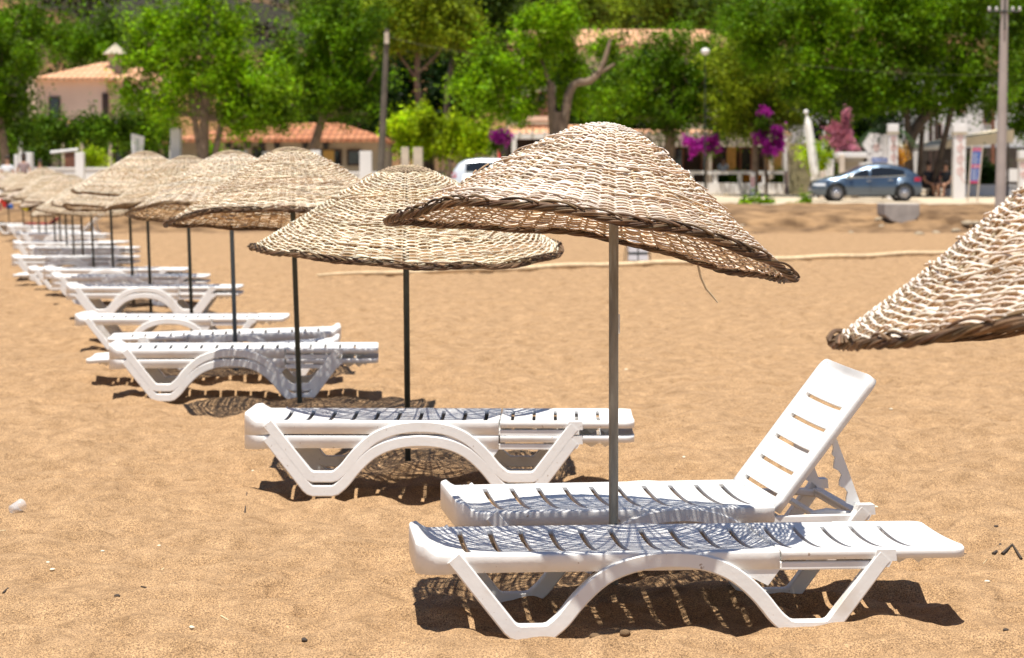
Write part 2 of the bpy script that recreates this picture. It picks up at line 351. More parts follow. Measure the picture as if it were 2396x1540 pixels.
# ================================================================ LOUNGERS
def catmull(pts, k=6):
    out = []
    P_ = [Vector(p) for p in pts]
    for i in range(len(P_)-1):
        a, b, c, d = P_[max(i-1,0)], P_[i], P_[i+1], P_[min(i+2, len(P_)-1)]
        for j in range(k):
            t = j/k
            out.append(.5*((2*b) + (c-a)*t + (2*a-5*b+4*c-d)*t*t + (3*b-a-3*c+d)*t**3))
    out.append(P_[-1]); return out
HW, ZT = .345, .305
def slab_mesh(x0, x1, hw, slots, round0, round1, skirt, lip=0, dish=.024, name='deck', sw=.0105):
    """a moulded plastic deck: dished top with transverse slots, rolled rim and a skirt below"""
    xs = set([x0, x1])
    for s in slots: xs |= {s-sw, s+sw}
    for r_, e, sg in ((round0, x0, 1), (round1, x1, -1)):
        if r_:
            for a in (0, 12, 25, 38, 50, 62, 75, 90): xs.add(e + sg*r_*(1-math.cos(R(a))))
    if lip:
        for a in (.01,.02,.03,.04,.05,.06,.07,.085,.10,.14): xs.add(x0+a)
    xs = sorted(xs); nx = []
    for a, b in zip(xs[:-1], xs[1:]):
        k = max(1, int((b-a)/.035)); nx += [a+(b-a)*i/k for i in range(k)]
    xs = nx + [xs[-1]]
    ysf = [-1,-.975,-.93,-.86,-.74,-.62,-.48,-.34,-.18,0,.18,.34,.48,.62,.74,.86,.93,.975,1]
    j0, j1 = 4, 14           # slots run between these columns
    def hwid(x):
        h = hw
        if round0 and x < x0+round0: d = round0-(x-x0); h = hw - round0 + math.sqrt(max(0, round0**2-d*d))
        if round1 and x > x1-round1: d = round1-(x1-x); h = min(h, hw - round1 + math.sqrt(max(0, round1**2-d*d)))
        return h
    bm = bmesh.new(); G = []
    for x in xs:
        row = []; h = hwid(x)
        for yf in ysf:
            y = yf*h; q = min(1, abs(yf)/.90)
            dd = dish*(1-q*q)
            e0 = max(0, 1-(x-x0)/.13) if lip else max(0, 1-(x-x0)/.03)
            e1 = max(0, 1-(x1-x)/.03)
            z = ZT - dd*(1-e0)*(1-.7*e1) + lip*(min(1, max(0, 1-(x-x0)/.075)*1.6)**1.5)
            if abs(yf) > .97: z -= .004
            row.append(bm.verts.new((x, y, z)))
        G.append(row)
    for i in range(len(xs)-1):
        xm = (xs[i]+xs[i+1])/2; ins = any(abs(xm-s) < sw for s in slots)
        for j in range(len(ysf)-1):
            if ins and j0 <= j < j1: continue
            f = bm.faces.new((G[i][j], G[i+1][j], G[i+1][j+1], G[i][j+1])); f.smooth = True
    # skirt and slot walls
    ob = [G[i][0] for i in range(len(xs))] + [G[-1][j] for j in range(1, len(ysf))] + [G[i][-1] for i in range(len(xs)-2, -1, -1)] + [G[0][j] for j in range(len(ysf)-2, 0, -1)]
    def wall(loop, dz, flare=0):
        nv = []; n2 = []
        if not flare:
            for q_ in range(len(loop)):
                ed = bm.edges.get((loop[q_], loop[(q_+1) % len(loop)]))
                if ed: ed.smooth = False
        for v in loop:
            cx = max(x0+.12, min(x1-.05, v.co.x)); d = Vector((v.co.x-cx, v.co.y*(1 if abs(v.co.y) > hw*.8 or not flare else .5), 0))
            d = d.normalized()*flare if d.length > 1e-6 else Vector((0,0,0))
            nv.append(bm.verts.new((v.co.x+d.x, v.co.y+d.y, v.co.z - (.007 if flare else dz*.5))))
            zb = (ZT-skirt) if flare else v.co.z-dz
            if flare and lip and v.co.x < x0+.16: zb -= .012*(1-(v.co.x-x0)/.16)
            n2.append(bm.verts.new((v.co.x+d.x*1.2, v.co.y+d.y*1.2, zb)))
        n = len(loop)
        for i in range(n):
            k = (i+1) % n
            f = bm.faces.new((loop[i], nv[i], nv[k], loop[k])); f.smooth = bool(flare)
            f = bm.faces.new((nv[i], n2[i], n2[k], nv[k])); f.smooth = True
    wall(ob, 0, .002)
    for s in slots:
        ia = min(range(len(xs)), key=lambda i: abs(xs[i]-(s-sw))); ib = min(range(len(xs)), key=lambda i: abs(xs[i]-(s+sw)))
        lp = [G[ia][j] for j in range(j0, j1+1)] + [G[i][j1] for i in range(ia+1, ib+1)] + [G[ib][j] for j in range(j1-1, j0-1, -1)] + [G[i][j0] for i in range(ib-1, ia, -1)]
        wall(lp, .022)
    bmesh.ops.recalc_face_normals(bm, faces=bm.faces)
    # make sure the top faces up
    up = sum(1 if f.normal.z > 0 else -1 for f in bm.faces if abs(f.normal.z) > .7)
    if up < 0: bmesh.ops.reverse_faces(bm, faces=bm.faces)
    me = bpy.data.meshes.new(name); bm.to_mesh(me); bm.free(); me.materials.append(M['plastic'])
    return me
def ribbon(mb, path, width, y0, y1):
    """band of constant width following a path in XZ, from y0 to y1"""
    P_ = [Vector((p[0], 0, p[1])) for p in path]; n = len(P_); ring = []
    for i, p in enumerate(P_):
        a = (P_[i]-P_[i-1]).normalized() if i else (P_[1]-P_[0]).normalized()
        b = (P_[i+1]-P_[i]).normalized() if i < n-1 else a
        t = (a+b).normalized(); nn = Vector((-t.z, 0, t.x)); k = 1/max(.6, (t.dot(a)))
        ring.append((p+nn*width/2*k, p-nn*width/2*k))
    vs = []; bev = .005
    for o, q in ring:
        d = (o-q).normalized()*bev
        for (pt, y) in ((o-d, y0), (o, y0+bev), (o, y1-bev), (o-d, y1), (q+d, y1), (q, y1-bev), (q, y0+bev), (q+d, y0)):
            vs.append((pt.x, y, pt.z))
    fs = [(i*8+k, i*8+(k+1)%8, (i+1)*8+(k+1)%8, (i+1)*8+k) for i in range(n-1) for k in range(8)]
    mb.add(vs, fs, False); mb.add(vs[:8], [tuple(range(8))]); mb.add(vs[-8:], [tuple(reversed(range(8)))])
def leg_path():
    arch = catmull([(.462,.034,0),(.505,.072,0),(.57,.150,0),(.655,.222,0),(.76,.263,0),(.88,.276,0),(1.0,.263,0),(1.10,.222,0),(1.185,.150,0),(1.25,.072,0),(1.293,.034,0)], 7)
    pts = [(.125,.292),(.15,.262),(.318,.046),(.332,.034),(.350,.028),(.44,.028)]
    pts += [(p[0], p[1]) for p in arch] + [(1.315,.028),(1.425,.028),(1.443,.034),(1.457,.046),(1.62,.262),(1.635,.278)]
    return pts
LP_ = leg_path()
def side_mesh(s):
    mb = MB(); yo = s*(HW+.013); yi = s*(HW-.040); ribbon(mb, LP_, .055, min(yo, yi), max(yo, yi))
    mb.prism([(1.10,.241),(1.268,.241),(1.222,.180)], min(s*(HW-.002), s*(HW-.03)), max(s*(HW-.002), s*(HW-.03)))
    mb.prism([(1.588,.245),(1.606,.302),(1.672,.302),(1.676,.262),(1.660,.262),(1.648,.240)], min(s*(HW+.011), s*(HW-.042)), max(s*(HW+.011), s*(HW-.042)))
    me = mb.mesh('leg_frame'); me.materials.append(M['plastic']); return me
def support_mesh():
    mb = MB()
    for s in (-1, 1):
        a, b = sorted((s*(HW-.004), s*(HW-.030)))
        mb.box(1.262, 1.64, a, b, .232, .262)
    mb.box(1.60, 1.632, -HW+.03, HW-.03, .236, .262); mb.box(1.262, 1.29, -HW+.03, HW-.03, .236, .262)
    me = mb.mesh('support_rail'); me.materials.append(M['plastic']); return me
def foot_mesh(xa):
    mb = MB(); mb.box(xa, xa+.045, -HW+.04, HW-.04, .012, .030); me = mb.mesh('crossbar'); me.materials.append(M['plastic']); return me
SEAT = slab_mesh(0, 1.262, HW, [.185+.112*k for k in range(9)]+[1.19], .12, 0, .066, lip=.030, name='seat')
BACK = slab_mesh(1.270, 1.93, HW, [1.325+.108*k for k in range(5)], 0, .05, .036, name='backrest', sw=.0085)
SIDES = {s: side_mesh(s) for s in (-1, 1)}; SUP = support_mesh()
RATCHS = []
for s in (-1, 1):
    _ratch = MB(); a, b = sorted((s*.20, s*.212)); _ratch.prism([(1.62,.27),(1.86,.27),(1.84,.245),(1.82,.255),(1.79,.232),(1.76,.255),(1.72,.232),(1.69,.25),(1.64,.255)], a, b)
    RATCHS.append(_ratch.mesh('ratchet')); RATCHS[-1].materials.append(M['plastic'])
def solid(o, th=.0045):
    m = o.modifiers.new('shell', 'SOLIDIFY'); m.thickness = th; m.offset = -1; return o
def pivot_mesh(me, px, pz):
    """mesh copy with its origin on the hinge line"""
    m = me.copy(); m.transform(Matrix.Translation((-px, 0, -pz))); return m
BACKP = pivot_mesh(BACK, 1.275, ZT-.02); RATCHP = [pivot_mesh(q, 1.275, ZT-.02) for q in RATCHS]
def make_lounger(label, angle=0):
    root = empty('sun_lounger', (0,0,0), label, 'sun lounger', 'white plastic sun loungers on the beach')
    solid(link('seat', SEAT, None, root))
    b = solid(link('backrest', BACKP, None, root)); b.location = (1.275, 0, ZT-.02); b.rotation_euler = (0, -R(angle), 0)
    for s in (-1, 1):
        link('leg_frame', SIDES[s], None, root)
    u = link('support_rail', SUP, None, root); bv = u.modifiers.new('b', 'BEVEL'); bv.width = .005; bv.segments = 2
    if angle == 0:
        for q in RATCHP: link('ratchet', q, None, b)
    else:
        # two scalloped arms and a brace that prop the raised backrest
        ca, sa = math.cos(R(angle)), math.sin(R(angle))
        top = Vector((1.275+.36*ca+.02*sa, 0, ZT-.02+.36*sa-.02*ca)); bot = Vector((1.625, 0, .262))
        d = (bot-top); L = d.length; d.normalize(); nrm = Vector((-d.z, 0, d.x))
        for s in (-1, 1):
            mb = MB(); prof = []
            wv = [0,.0,.004,.022,.012,.030,.040,.018,.012,.034,.045,.020,.014,.030,.042,.016,.0,.0]
            outer = [top + d*L*t + nrm*(.018) for t in (0, 1)]
            inner = [top + d*L*(i/(len(wv)-1)) - nrm*(.004+wv[i]*.75) for i in range(len(wv))]
            poly = [(p.x, p.z) for p in outer] + [(p.x, p.z) for p in reversed(inner)]
            a, b2 = sorted((s*(HW-.045), s*(HW-.060)))
            mb.prism(poly, a, b2)
            mb.build('prop_arm', M['plastic'], root)
        mb = MB(); ribbon(mb, [(1.43,.250),(1.50,.262),(1.57,.252),(1.62,.245)], .03, -HW+.06, -HW+.09); ribbon(mb, [(1.43,.250),(1.50,.262),(1.57,.252),(1.62,.245)], .03, HW-.09, HW-.06)
        mb.box(1.60, 1.64, -HW+.06, HW-.06, .25, .268); mb.box(1.43, 1.46, -HW+.06, HW-.06, .245, .262)
        mb.build('brace', M['plastic'], root, bevel=.003)
    return root
PROTO = None
def place(label, x, y, yaw, z=0., flip=False, pitch=0, ang=0, sc=1.0, roll=0):
    """x, y: the corner of the deck nearest the camera on the left; yaw in degrees"""
    global PROTO
    if ang == 0:
        if PROTO is None: o = PROTO = make_lounger(label)
        else: o = copy_tree(PROTO); o['label'] = label
    else: o = make_lounger(label, ang)
    c, s = math.cos(R(yaw)), math.sin(R(yaw))
    if not flip:
        ox, oy, rz = x - s*HW, y + c*HW, yaw
    else:
        ox, oy, rz = x + c*1.93 - s*HW, y + s*1.93 + c*HW, yaw+180
    o.location = (ox, oy, z); o.rotation_euler = (R(roll), R(pitch), R(rz)); o.scale = (sc,)*3
    return o
def at(u, D): return (u-1198)/F*D
# near row, one by one
place('flat white sun lounger, nearest of all, dappled by the wicker parasol above it', -.325, 8.24, 5.2, -.036)
place('white sun lounger with its backrest raised, behind the nearest flat lounger', -.205, 9.36, 9.0, -.030, ang=53, roll=2.0)
place('lower lounger of the stacked pair just behind the nearest two loungers', -1.328, 11.84, -1.0, 0)
place('upper lounger of the stacked pair just behind the nearest two loungers, wicker shade on top', -1.328, 11.84, -1.0, .070)
place('lower lounger of the stacked pair beside the slim dark pole with a ragged round shadow', -2.845, 16.95, 3.0, 0, sc=.985)
place('upper lounger of the stacked pair beside the slim dark pole, fully sunlit on top', -2.845, 16.95, 3.0, .070, sc=.985)
place('shaded white lounger sloping down to the left between the sunlit stack and a reversed lounger', -3.24, 18.4, 3.0, .01, flip=True, pitch=3.6)
place('reversed white lounger, raised foot end at right, slim blue pole in front', -3.34, 19.95, 5.0, .0, flip=True, pitch=1.5)
place('long sunlit white lounger whose left leg stands clear on open sand behind the reversed one', -4.02, 22.1, .5, -.005)
place('white lounger half hidden right behind the long sunlit one', -4.10, 22.95, .8, -.045)
place('lower lounger of the shaded stack with two round arches in front of a pole', -4.98, 26.9, 1.0, 0)
place('upper lounger of the shaded stack with two round arches in front of a pole', -4.98, 26.9, 1.0, .070)
far = [  # u of the left end, D, yaw, stacked
 (117, 30.0, 2.5, 1, 'shaded stack directly behind the double arches'),
 (97, 32.4, 0, 1, 'shaded stack with a pale right end beside thin poles'),
 (62, 34.4, 1, 0, 'shaded lounger showing only its right half'),
 (24, 37.6, 1, 1, 'stack behind a small tilted lounger'),
 (62, 43.0, 0, 1, 'sunlit pair just beyond the tilted lounger'),
 (28, 46.5, 0, 1, 'shaded pair at the far left with one wide arch'),
 (74, 50.0, 1, 0, 'sunlit lounger behind the cluster of thin poles'),
 (46, 54.0, 0, 1, 'far pair with a thin bright edge'),
 (35, 58.5, 0, 0, 'far lounger just above the thin bright edge'),
 (15, 63.5, 0, 1, 'bright white pair across the bases of the thin poles'),
]
for u, D, yaw, st, lb in far:
    x = at(u, D)
    place(('lower lounger of the ' if st else '') + lb, x, D, yaw, 0)
    if st: place('upper lounger of the ' + lb, x, D, yaw, .070)
place('small tilted white lounger poking out at the left in front of a stack', at(30, 35.6), 35.6, 3, -.06, flip=True, pitch=2)
place('far shaded lounger that a red towel lies on', at(-18, 71), 71, 0, .0)
place('far shaded lounger beneath the people sitting at the left edge', at(-60, 77), 77, 0, .02)
place('far lounger with raised backrest behind the thin poles', at(70, 60.5), 60.5, 0, .0, ang=42)
place('far sunlit lounger at the left edge behind the sitting people', at(12, 84)-1.2, 80, 0, .0)
# red towel
M['towel'] = mat('red_towel', (.30,.015,.03), rough=.9, var=.3, vscale=6)
mb = MB(); x0 = at(56, 70.9); n = 14; vs = []; 
for i in range(n+1):
    t = i/n; x = x0 + t*.95; z = .315 + (.20*max(0, t-.78)/.22)*.9 + .015*math.sin(t*17)
    for y in (70.9, 71.75): vs += [(x, y, z), (x, y, z-.02)]
fs = []
for i in range(n):
    a = i*4; fs += [(a, a+4, a+6, a+2), (a+1, a+3, a+7, a+5), (a, a+1, a+5, a+4), (a+2, a+6, a+7, a+3)]
fs += [(0,2,3,1), (n*4, n*4+1, n*4+3, n*4+2)]
mb.add(vs, fs, True); tag(mb.build('towel', M['towel']), 'dark red towel spread on a far lounger', 'towel')

# ================================================================ WICKER PARASOLS
PF = [(0,0),(.04,.004),(.10,.022),(.16,.06),(.27,.165),(.38,.28),(.5,.42),(.62,.56),(.75,.71),(.88,.86),(1,1)]
PX = np.array([a for a, b in PF]); PY = np.array([b for a, b in PF])
_q = np.linspace(0, 1, 400); _v = np.interp(_q, PX, PY)
for _ in range(30): _v[1:-1] = .25*_v[:-2]+.5*_v[1:-1]+.25*_v[2:]
def canopy_surface(Rr, H, warp, flare=.03, seed=0):
    rr = np.random.default_rng(seed); ph = rr.random(6)*6.28; am = rr.random(6)
    def f(rho, th):
        z = -H*np.interp(rho, _q, _v) - flare*0
        z = z + flare*np.clip(rho-.72, 0, 1)/.28*rho
        z = z + warp[0]*np.cos(2*(th-warp[1]))*rho**2
        for k in range(3): z = z + .010*am[k]*np.cos((k+3)*th+ph[k])*rho**2
        z = z + .004*np.cos(11*th+ph[4])*rho
        rad = Rr*rho*(1 + .02*np.cos(2*th+ph[3]) + .012*np.cos(5*th+ph[5]))
        return rad*np.cos(th), rad*np.sin(th), z
    return f
def tubes_np(Pc, N_, B_, a, b, k, V, Fs, off):
    """Pc (n,3) centreline, normal N_, side B_, half sizes a (side), b (normal)"""
    n = len(Pc); ph = np.arange(k)*2*math.pi/k
    ring = Pc[:,None,:] + (np.cos(ph)[None,:,None]*B_[:,None,:])*a[:,None,None] + (np.sin(ph)[None,:,None]*N_[:,None,:])*b[:,None,None]
    V.append(ring.reshape(-1,3)); i = np.arange(n-1)[:,None]; j = np.arange(k)[None,:]; j2 = (j+1) % k
    q = np.stack([i*k+j, i*k+j2, (i+1)*k+j2, (i+1)*k+j], -1).reshape(-1,4) + off
    Fs.append(q)
    # end caps (two quads or a triangle-like quad)
    if k == 4: Fs.append(np.array([[0,3,2,1],[(n-1)*k,(n-1)*k+1,(n-1)*k+2,(n-1)*k+3]])+off)
    if k == 6: Fs.append(np.array([[0,5,4,1],[1,4,3,2],[(n-1)*k,(n-1)*k+1,(n-1)*k+4,(n-1)*k+5],[(n-1)*k+1,(n-1)*k+2,(n-1)*k+3,(n-1)*k+4]])+off)
    return off + n*k
def canopy_meshes(Rr, H, warp, seed, hi=True, flare=.03):
    rr = np.random.default_rng(seed); f = canopy_surface(Rr, H, warp, flare, seed)
    e = 1e-3
    def frame(rho, th):
        p = np.stack(f(rho, th), -1); pr = np.stack(f(rho+e, th), -1)-p; pt = np.stack(f(rho, th+e), -1)-p
        pr /= np.linalg.norm(pr, axis=-1, keepdims=True)+1e-12; pt /= np.linalg.norm(pt, axis=-1, keepdims=True)+1e-12
        nn = np.cross(pr, pt); nn /= np.linalg.norm(nn, axis=-1, keepdims=True)+1e-12; return p, nn, pr
    # arc length along the slope
    q = np.linspace(0, 1, 300); p, _, _ = frame(q, q*0+.3); s = np.concatenate([[0], np.cumsum(np.linalg.norm(np.diff(p, axis=0), axis=1))])
    pitch = .0114 if hi else .0142; V = []; Fs = []; off = 0; s_i = .035; row = 0
    cap_done = None
    while s_i < s[-1]-.012:
        if cap_done is None and s_i > .17*s[-1]: cap_done = (V, Fs); V = []; Fs = []; off = 0
        rho0 = float(np.interp(s_i, s, q)); N = 20 if rho0 < .20 else (40 if rho0 < .46 else (56 if rho0 < .72 else 72))
        per = (7 if hi else 4); npts = max(48, int(N/2*per))
        cuts = np.sort(rr.random(1 + int(rho0*5)))*2*math.pi; m = len(cuts)
        a0 = (.0040 + .0012*rr.random()) * (1 if hi else 1.3)
        for c in range(m):
            t0 = cuts[c]; t1 = cuts[(c+1) % m] + (2*math.pi if c == m-1 else 0) + .06
            n = max(6, int(npts*(t1-t0)/(2*math.pi))); th = np.linspace(t0, t1, n)
            w1 = .0030*np.sin(th*5+rr.random()*6)+.0022*np.sin(th*13+rr.random()*6)
            cz = np.cos(N*th/2 + math.pi*row)
            rho = np.interp(s_i + w1 - .0024*cz*(rho0 > .2), s, q)
            p, nn, pr = frame(rho, th)
            sq = np.sign(cz)*np.abs(cz)**.6
            A = .0050 if rho0 > .2 else .0040
            endlift = np.exp(-np.minimum(th-t0, t1-th)*30)*.004*rr.random()
            Pc = p + nn*(A*sq+endlift)[:,None]
            a = (a0*(1+.18*rr.standard_normal()))*np.ones(n); b = np.ones(n)*a0*.78
            a *= np.linspace(1.12, .85, n)
            off = tubes_np(Pc, nn, pr, a, b, 6 if hi else 4, V, Fs, off)
        s_i += pitch*(.86+.30*rr.random()); row += 1
        if rr.random() < .07: row += 1
        if rr.random() < .07: s_i += .005
    # a few stray ends and a tight cap of wound cane
    for _ in range(60 if hi else 14):
        th0 = rr.random()*6.28; r0 = .3+.6*rr.random(); n = 9; th = th0 + np.linspace(0, .25+.3*rr.random(), n)*(1/ (r0+.2))
        p, nn, pr = frame(r0 + np.linspace(0, .05*rr.standard_normal(), n), th); p = p + nn*(.009 + np.linspace(0, .014, n)**1.2)[:,None]
        off = tubes_np(p, nn, pr, np.full(n, .0035), np.full(n, .003), 6, V, Fs, off)
    weave = np_mesh('canopy', np.concatenate(V), np.concatenate(Fs)); capm = np_mesh('crown_cap', np.concatenate(cap_done[0]), np.concatenate(cap_done[1]))
    # radial stakes
    V = []; Fs = []; off = 0
    for k in range(64):
        r0 = .03 if k % 3 == 0 else (.18 if k % 3 == 1 else .5)
        th = np.full(24, 2*math.pi*k/64 + .01*rr.standard_normal()); rho = np.linspace(r0, 1.0, 24)
        p, nn, pr = frame(rho, th); side = np.cross(nn, pr)
        off = tubes_np(p, nn, side, np.full(24, .0050), np.full(24, .0042), 6, V, Fs, off)
    stakes = np_mesh('canopy_rib', np.concatenate(V), np.concatenate(Fs))
    # thick braided rim
    V = []; Fs = []; off = 0; nb = 420 if hi else 200; th = np.linspace(0, 2*math.pi, nb)
    p, nn, pr = frame(np.full(nb, 1.0), th); turns = 19
    ns = 4; sub = 4 if hi else 2
    for b in range(ns):
        for c in range(sub):
            ph = turns*th + 2*math.pi*b/ns; ca = c*2*math.pi/sub + .5*turns*th
            wob = 1+.22*np.sin(7*th+b)+.18*np.sin(13*th+2*b); rx = .0100*np.cos(ph)*wob + .0050*np.cos(ca); rz = .0068*np.sin(ph)*wob + .0046*np.sin(ca)
            Pc = p + pr*rx[:,None] + nn*(rz-.004)[:,None]
            r_ = np.full(nb, (.0036 if hi else .0070)*(1+.16*rr.standard_normal()))*(1+.15*np.sin(th*17+c))
            off = tubes_np(Pc, nn, pr, r_, r_, 6, V, Fs, off)
    for _ in range(70 if hi else 0):      # loose canes laid along the braid
        th0 = rr.random()*6.28; n = 12; t_ = th0 + np.linspace(0, .22, n); p2, n2, r2 = frame(np.full(n, 1.0), t_)
        k_ = np.linspace(-1, 1, n); Pc = p2 + r2*(.020*k_)[:,None] + n2*(.017*(1-k_**2)+.004)[:,None]
        off = tubes_np(Pc, n2, r2, np.full(n, .0045), np.full(n, .004), 6, V, Fs, off)
    rim = np_mesh('braided_rim', np.concatenate(V), np.concatenate(Fs))
    return weave, stakes, rim, capm
def parasol(label, x, y, apex, meshes, tx=0, ty=0, rot=0, sc=1, sy=1, cy=None, cx=None, wm='wicker', pm='pole_grey', pr=.018, lean=0, base=-.25):
    root = empty('wicker_parasol', (x, y, 0), label, 'parasol', 'round wicker parasols in a row along the beach')
    we, st, ri, cp = meshes
    c = empty('canopy_frame', (0,0,0)); bpy.data.objects.remove(c)
    can = link('canopy', we, None, root); dx = 0 if cx is None else cx-x; dy = 0 if cy is None else cy-y
    can.location = (dx, dy, apex); can.rotation_euler = (math.atan(ty), -math.atan(tx), 0)
    can.scale = (sc, sc*sy, sc)
    if rot: can.rotation_euler = (Matrix.Rotation(math.atan(ty), 3, 'X') @ Matrix.Rotation(-math.atan(tx), 3, 'Y') @ Matrix.Rotation(rot, 3, 'Z')).to_euler()
    can.data = we
    if len(we.materials) == 0: we.materials.append(M[wm])
    elif we.materials[0] != M[wm]:
        can.material_slots[0].link = 'OBJECT'; can.material_slots[0].material = M[wm]
    cc = link('crown_cap', cp, M['wicker_brown'], can); cc.material_slots[0].link = 'OBJECT'; cc.material_slots[0].material = M['wicker_brown' if wm != 'wicker' else 'wicker']; link('rib', st, M['stake'], can); link('braided_rim', ri, M['braid'], can)
    mb = MB(); mb.tube([(lean, 0, base), (dx*.6, dy, apex-.03)], pr, 12); mb.build('pole', M[pm], root)
    mb = MB(); mb.lathe([(pr, -.12), (pr+.008, -.12), (pr+.009, -.05), (pr, -.04)], c=(dx*.6, dy, apex), n=12); mb.build('pole_collar', M[pm], root)
    return root
A1 = canopy_meshes(.752, .437, (-.045, 0), 3, True, flare=.02)
U1 = parasol('large wicker parasol on a grey pole over the nearest loungers, tipped down at the right', .385, 9.08, 1.755, A1, tx=-.152, ty=-.066, cx=.360, cy=8.82, wm='wicker', pm='pole_grey', pr=.0178, sy=1.1)
A2 = canopy_meshes(.815, .45, (.03, .4), 5, True, flare=.0)
parasol('level wicker parasol on a dark pole behind the stacked pair, second in the row', -.575, 13.32, 1.632, A2, tx=.0, ty=.03, cx=-.555, cy=12.78, sy=1.1, wm='wicker_grey', pm='pole_dark', pr=.0165)
A3 = canopy_meshes(.845, .50, (.0, 0), 9, True, flare=.02)
parasol('wicker parasol on a dark green pole, third in the row, brown underside showing', -1.475, 16.6, 1.775, A3, tx=.04, ty=-.09, cx=-1.50, cy=16.32, sy=.9, wm='wicker_cream', pm='pole_dark', pr=.018, lean=.02)
# the cut-off parasol at the right, closest to the camera
A0 = canopy_meshes(.87, .52, (.02, .2), 13, True, flare=.02)
parasol('closest wicker parasol, cut off by the right edge of the picture, thick dark braid', 1.615, 6.05, 1.74, A0, tx=.13, ty=-.07, cx=1.615, wm='wicker', pm='pole_grey')
A4 = canopy_meshes(.83, .49, (.02, .8), 21, False, flare=.02)
A5 = canopy_meshes(.83, .48, (.03, .1), 22, False, flare=.0)
fu = [ # u of the pole, D, apex z, tx, ty, scale, material, pole, label
 (552, 19.8, 1.79, .05, -.075, 1.0, 'wicker_cream', 'pole_blue', 'wicker parasol with a ragged top knot, fourth in the row, on a slate blue pole'),
 (450, 24.3, 1.80, .02, .0, 1.0, 'wicker_cream', 'pole_dark', 'wicker parasol with a brown rounded crown, fifth in the row'),
 (354, 28.0, 1.89, -.01, .02, 1.0, 'wicker_cream', 'pole_dark', 'tallest of the far wicker parasols, sixth in the row, with a brown cap'),
 (313, 30.5, 1.70, .0, -.02, .98, 'wicker_cream', 'pole_dark', 'seventh wicker parasol of the row, mostly behind the tallest far one'),
 (268, 33.7, 1.72, .03, .03, .98, 'wicker_cream', 'pole_dark', 'eighth wicker parasol of the row, low slope peeping out left of the tallest far one'),
 (222, 37.6, 1.56, -.02, .02, 1.0, 'wicker_cream', 'pole_dark', 'low pale wicker parasol, ninth in the row, dark curved rim line'),
 (198, 40.4, 1.50, .03, .02, 1.0, 'wicker_cream', 'pole_dark', 'lowest wicker parasol, tenth in the row, hanging over the thin poles'),
 (176, 42.9, 1.66, .0, -.02, 1.0, 'wicker_cream', 'pole_dark', 'eleventh wicker parasol of the row, short curved dark rim'),
 (160, 45.4, 1.60, .04, .02, 1.0, 'wicker', 'pole_dark', 'twelfth wicker parasol of the row, faded pinkish side'),
 (145, 47.9, 1.72, -.03, .03, 1.0, 'wicker_cream', 'pole_dark', 'thirteenth wicker parasol of the row'),
 (132, 50.4, 1.70, .02, .0, 1.0, 'wicker_cream', 'pole_dark', 'fourteenth wicker parasol of the row'),
 (111, 55.0, 1.86, .0, -.02, 1.05, 'wicker_cream', 'pole_dark', 'high broad wicker parasol of the far end before the white wall'),
 (95, 58.5, 1.60, .05, .02, 1.0, 'wicker', 'pole_dark', 'brownish striped wicker parasol of the far end'),
 (78, 62.5, 1.65, .0, .02, 1.0, 'wicker_cream', 'pole_dark', 'wicker parasol of the far end over the dark green pole cluster'),
 (58, 67.5, 1.80, -.05, -.03, 1.0, 'wicker_cream', 'pole_dark', 'wicker parasol of the far end above the person in blue'),
 (24, 74.5, 1.85, .03, .0, 1.0, 'wicker_cream', 'pole_dark', 'wicker parasol at the left edge in front of the man in white'),
 (-10, 70.0, 1.80, .05, .0, 1.0, 'wicker', 'pole_dark', 'low grey wicker parasol cut off by the left edge'),
]
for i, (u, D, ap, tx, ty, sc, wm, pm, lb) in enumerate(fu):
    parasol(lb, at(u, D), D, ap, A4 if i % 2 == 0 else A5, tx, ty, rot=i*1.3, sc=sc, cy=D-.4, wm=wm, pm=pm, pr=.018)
# dangling loose cane under the first canopy
M['cane'] = mat('loose_cane', (.60,.47,.30), rough=.7)
pts = [P(1630,600,9.5), P(1634,625,9.5), P(1640,650,9.52), P(1652,676,9.53), P(1666,692,9.55), P(1679,708,9.56)]
mb = MB(); mb.tube(pts, [.0045,.005,.0055,.005,.0045,.003], 6); o = mb.build('loose_cane', M['cane'], U1); o.location = -U1.location
o['label'] = 'thin loose cane hanging from the rim'
# sticker on the pole
mb = MB(); x_, y_ = .385, 9.10; 
M['sticker'] = mat('sticker', (.75,.70,.62), rough=.5); M['ink'] = mat('ink', (.06,.05,.05), rough=.6)
zs = P(1445, 735, 9.1).z; zt = P(1445, 780, 9.1).z
mb.box(.0150, .0205, -.012, .010, zt, zs); so = mb.build('sticker', M['sticker'], U1)
mb = MB()
for k in range(7): mb.box(.0206, .0209, -.009, -.004+.002*(k%3), zt+.006+k*.0085, zt+.010+k*.0085)
mb.build('print', M['ink'], so)

# ================================================================ LITTLE THINGS ON THE SAND
def on_sand(u, v):
    D = 20.0
    for _ in range(30):
        h = P(u, v, D).z; gzz = gz(at(u, D), D) if D < 60 else 0
        # move along the ray until it meets the sand
        D += (h-gzz)/ (CAM_H/D + 1e-6) * .9
        D = max(6.8, min(72, D))
    p = P(u, v, D); p.z = gz(p.x, p.y); return p
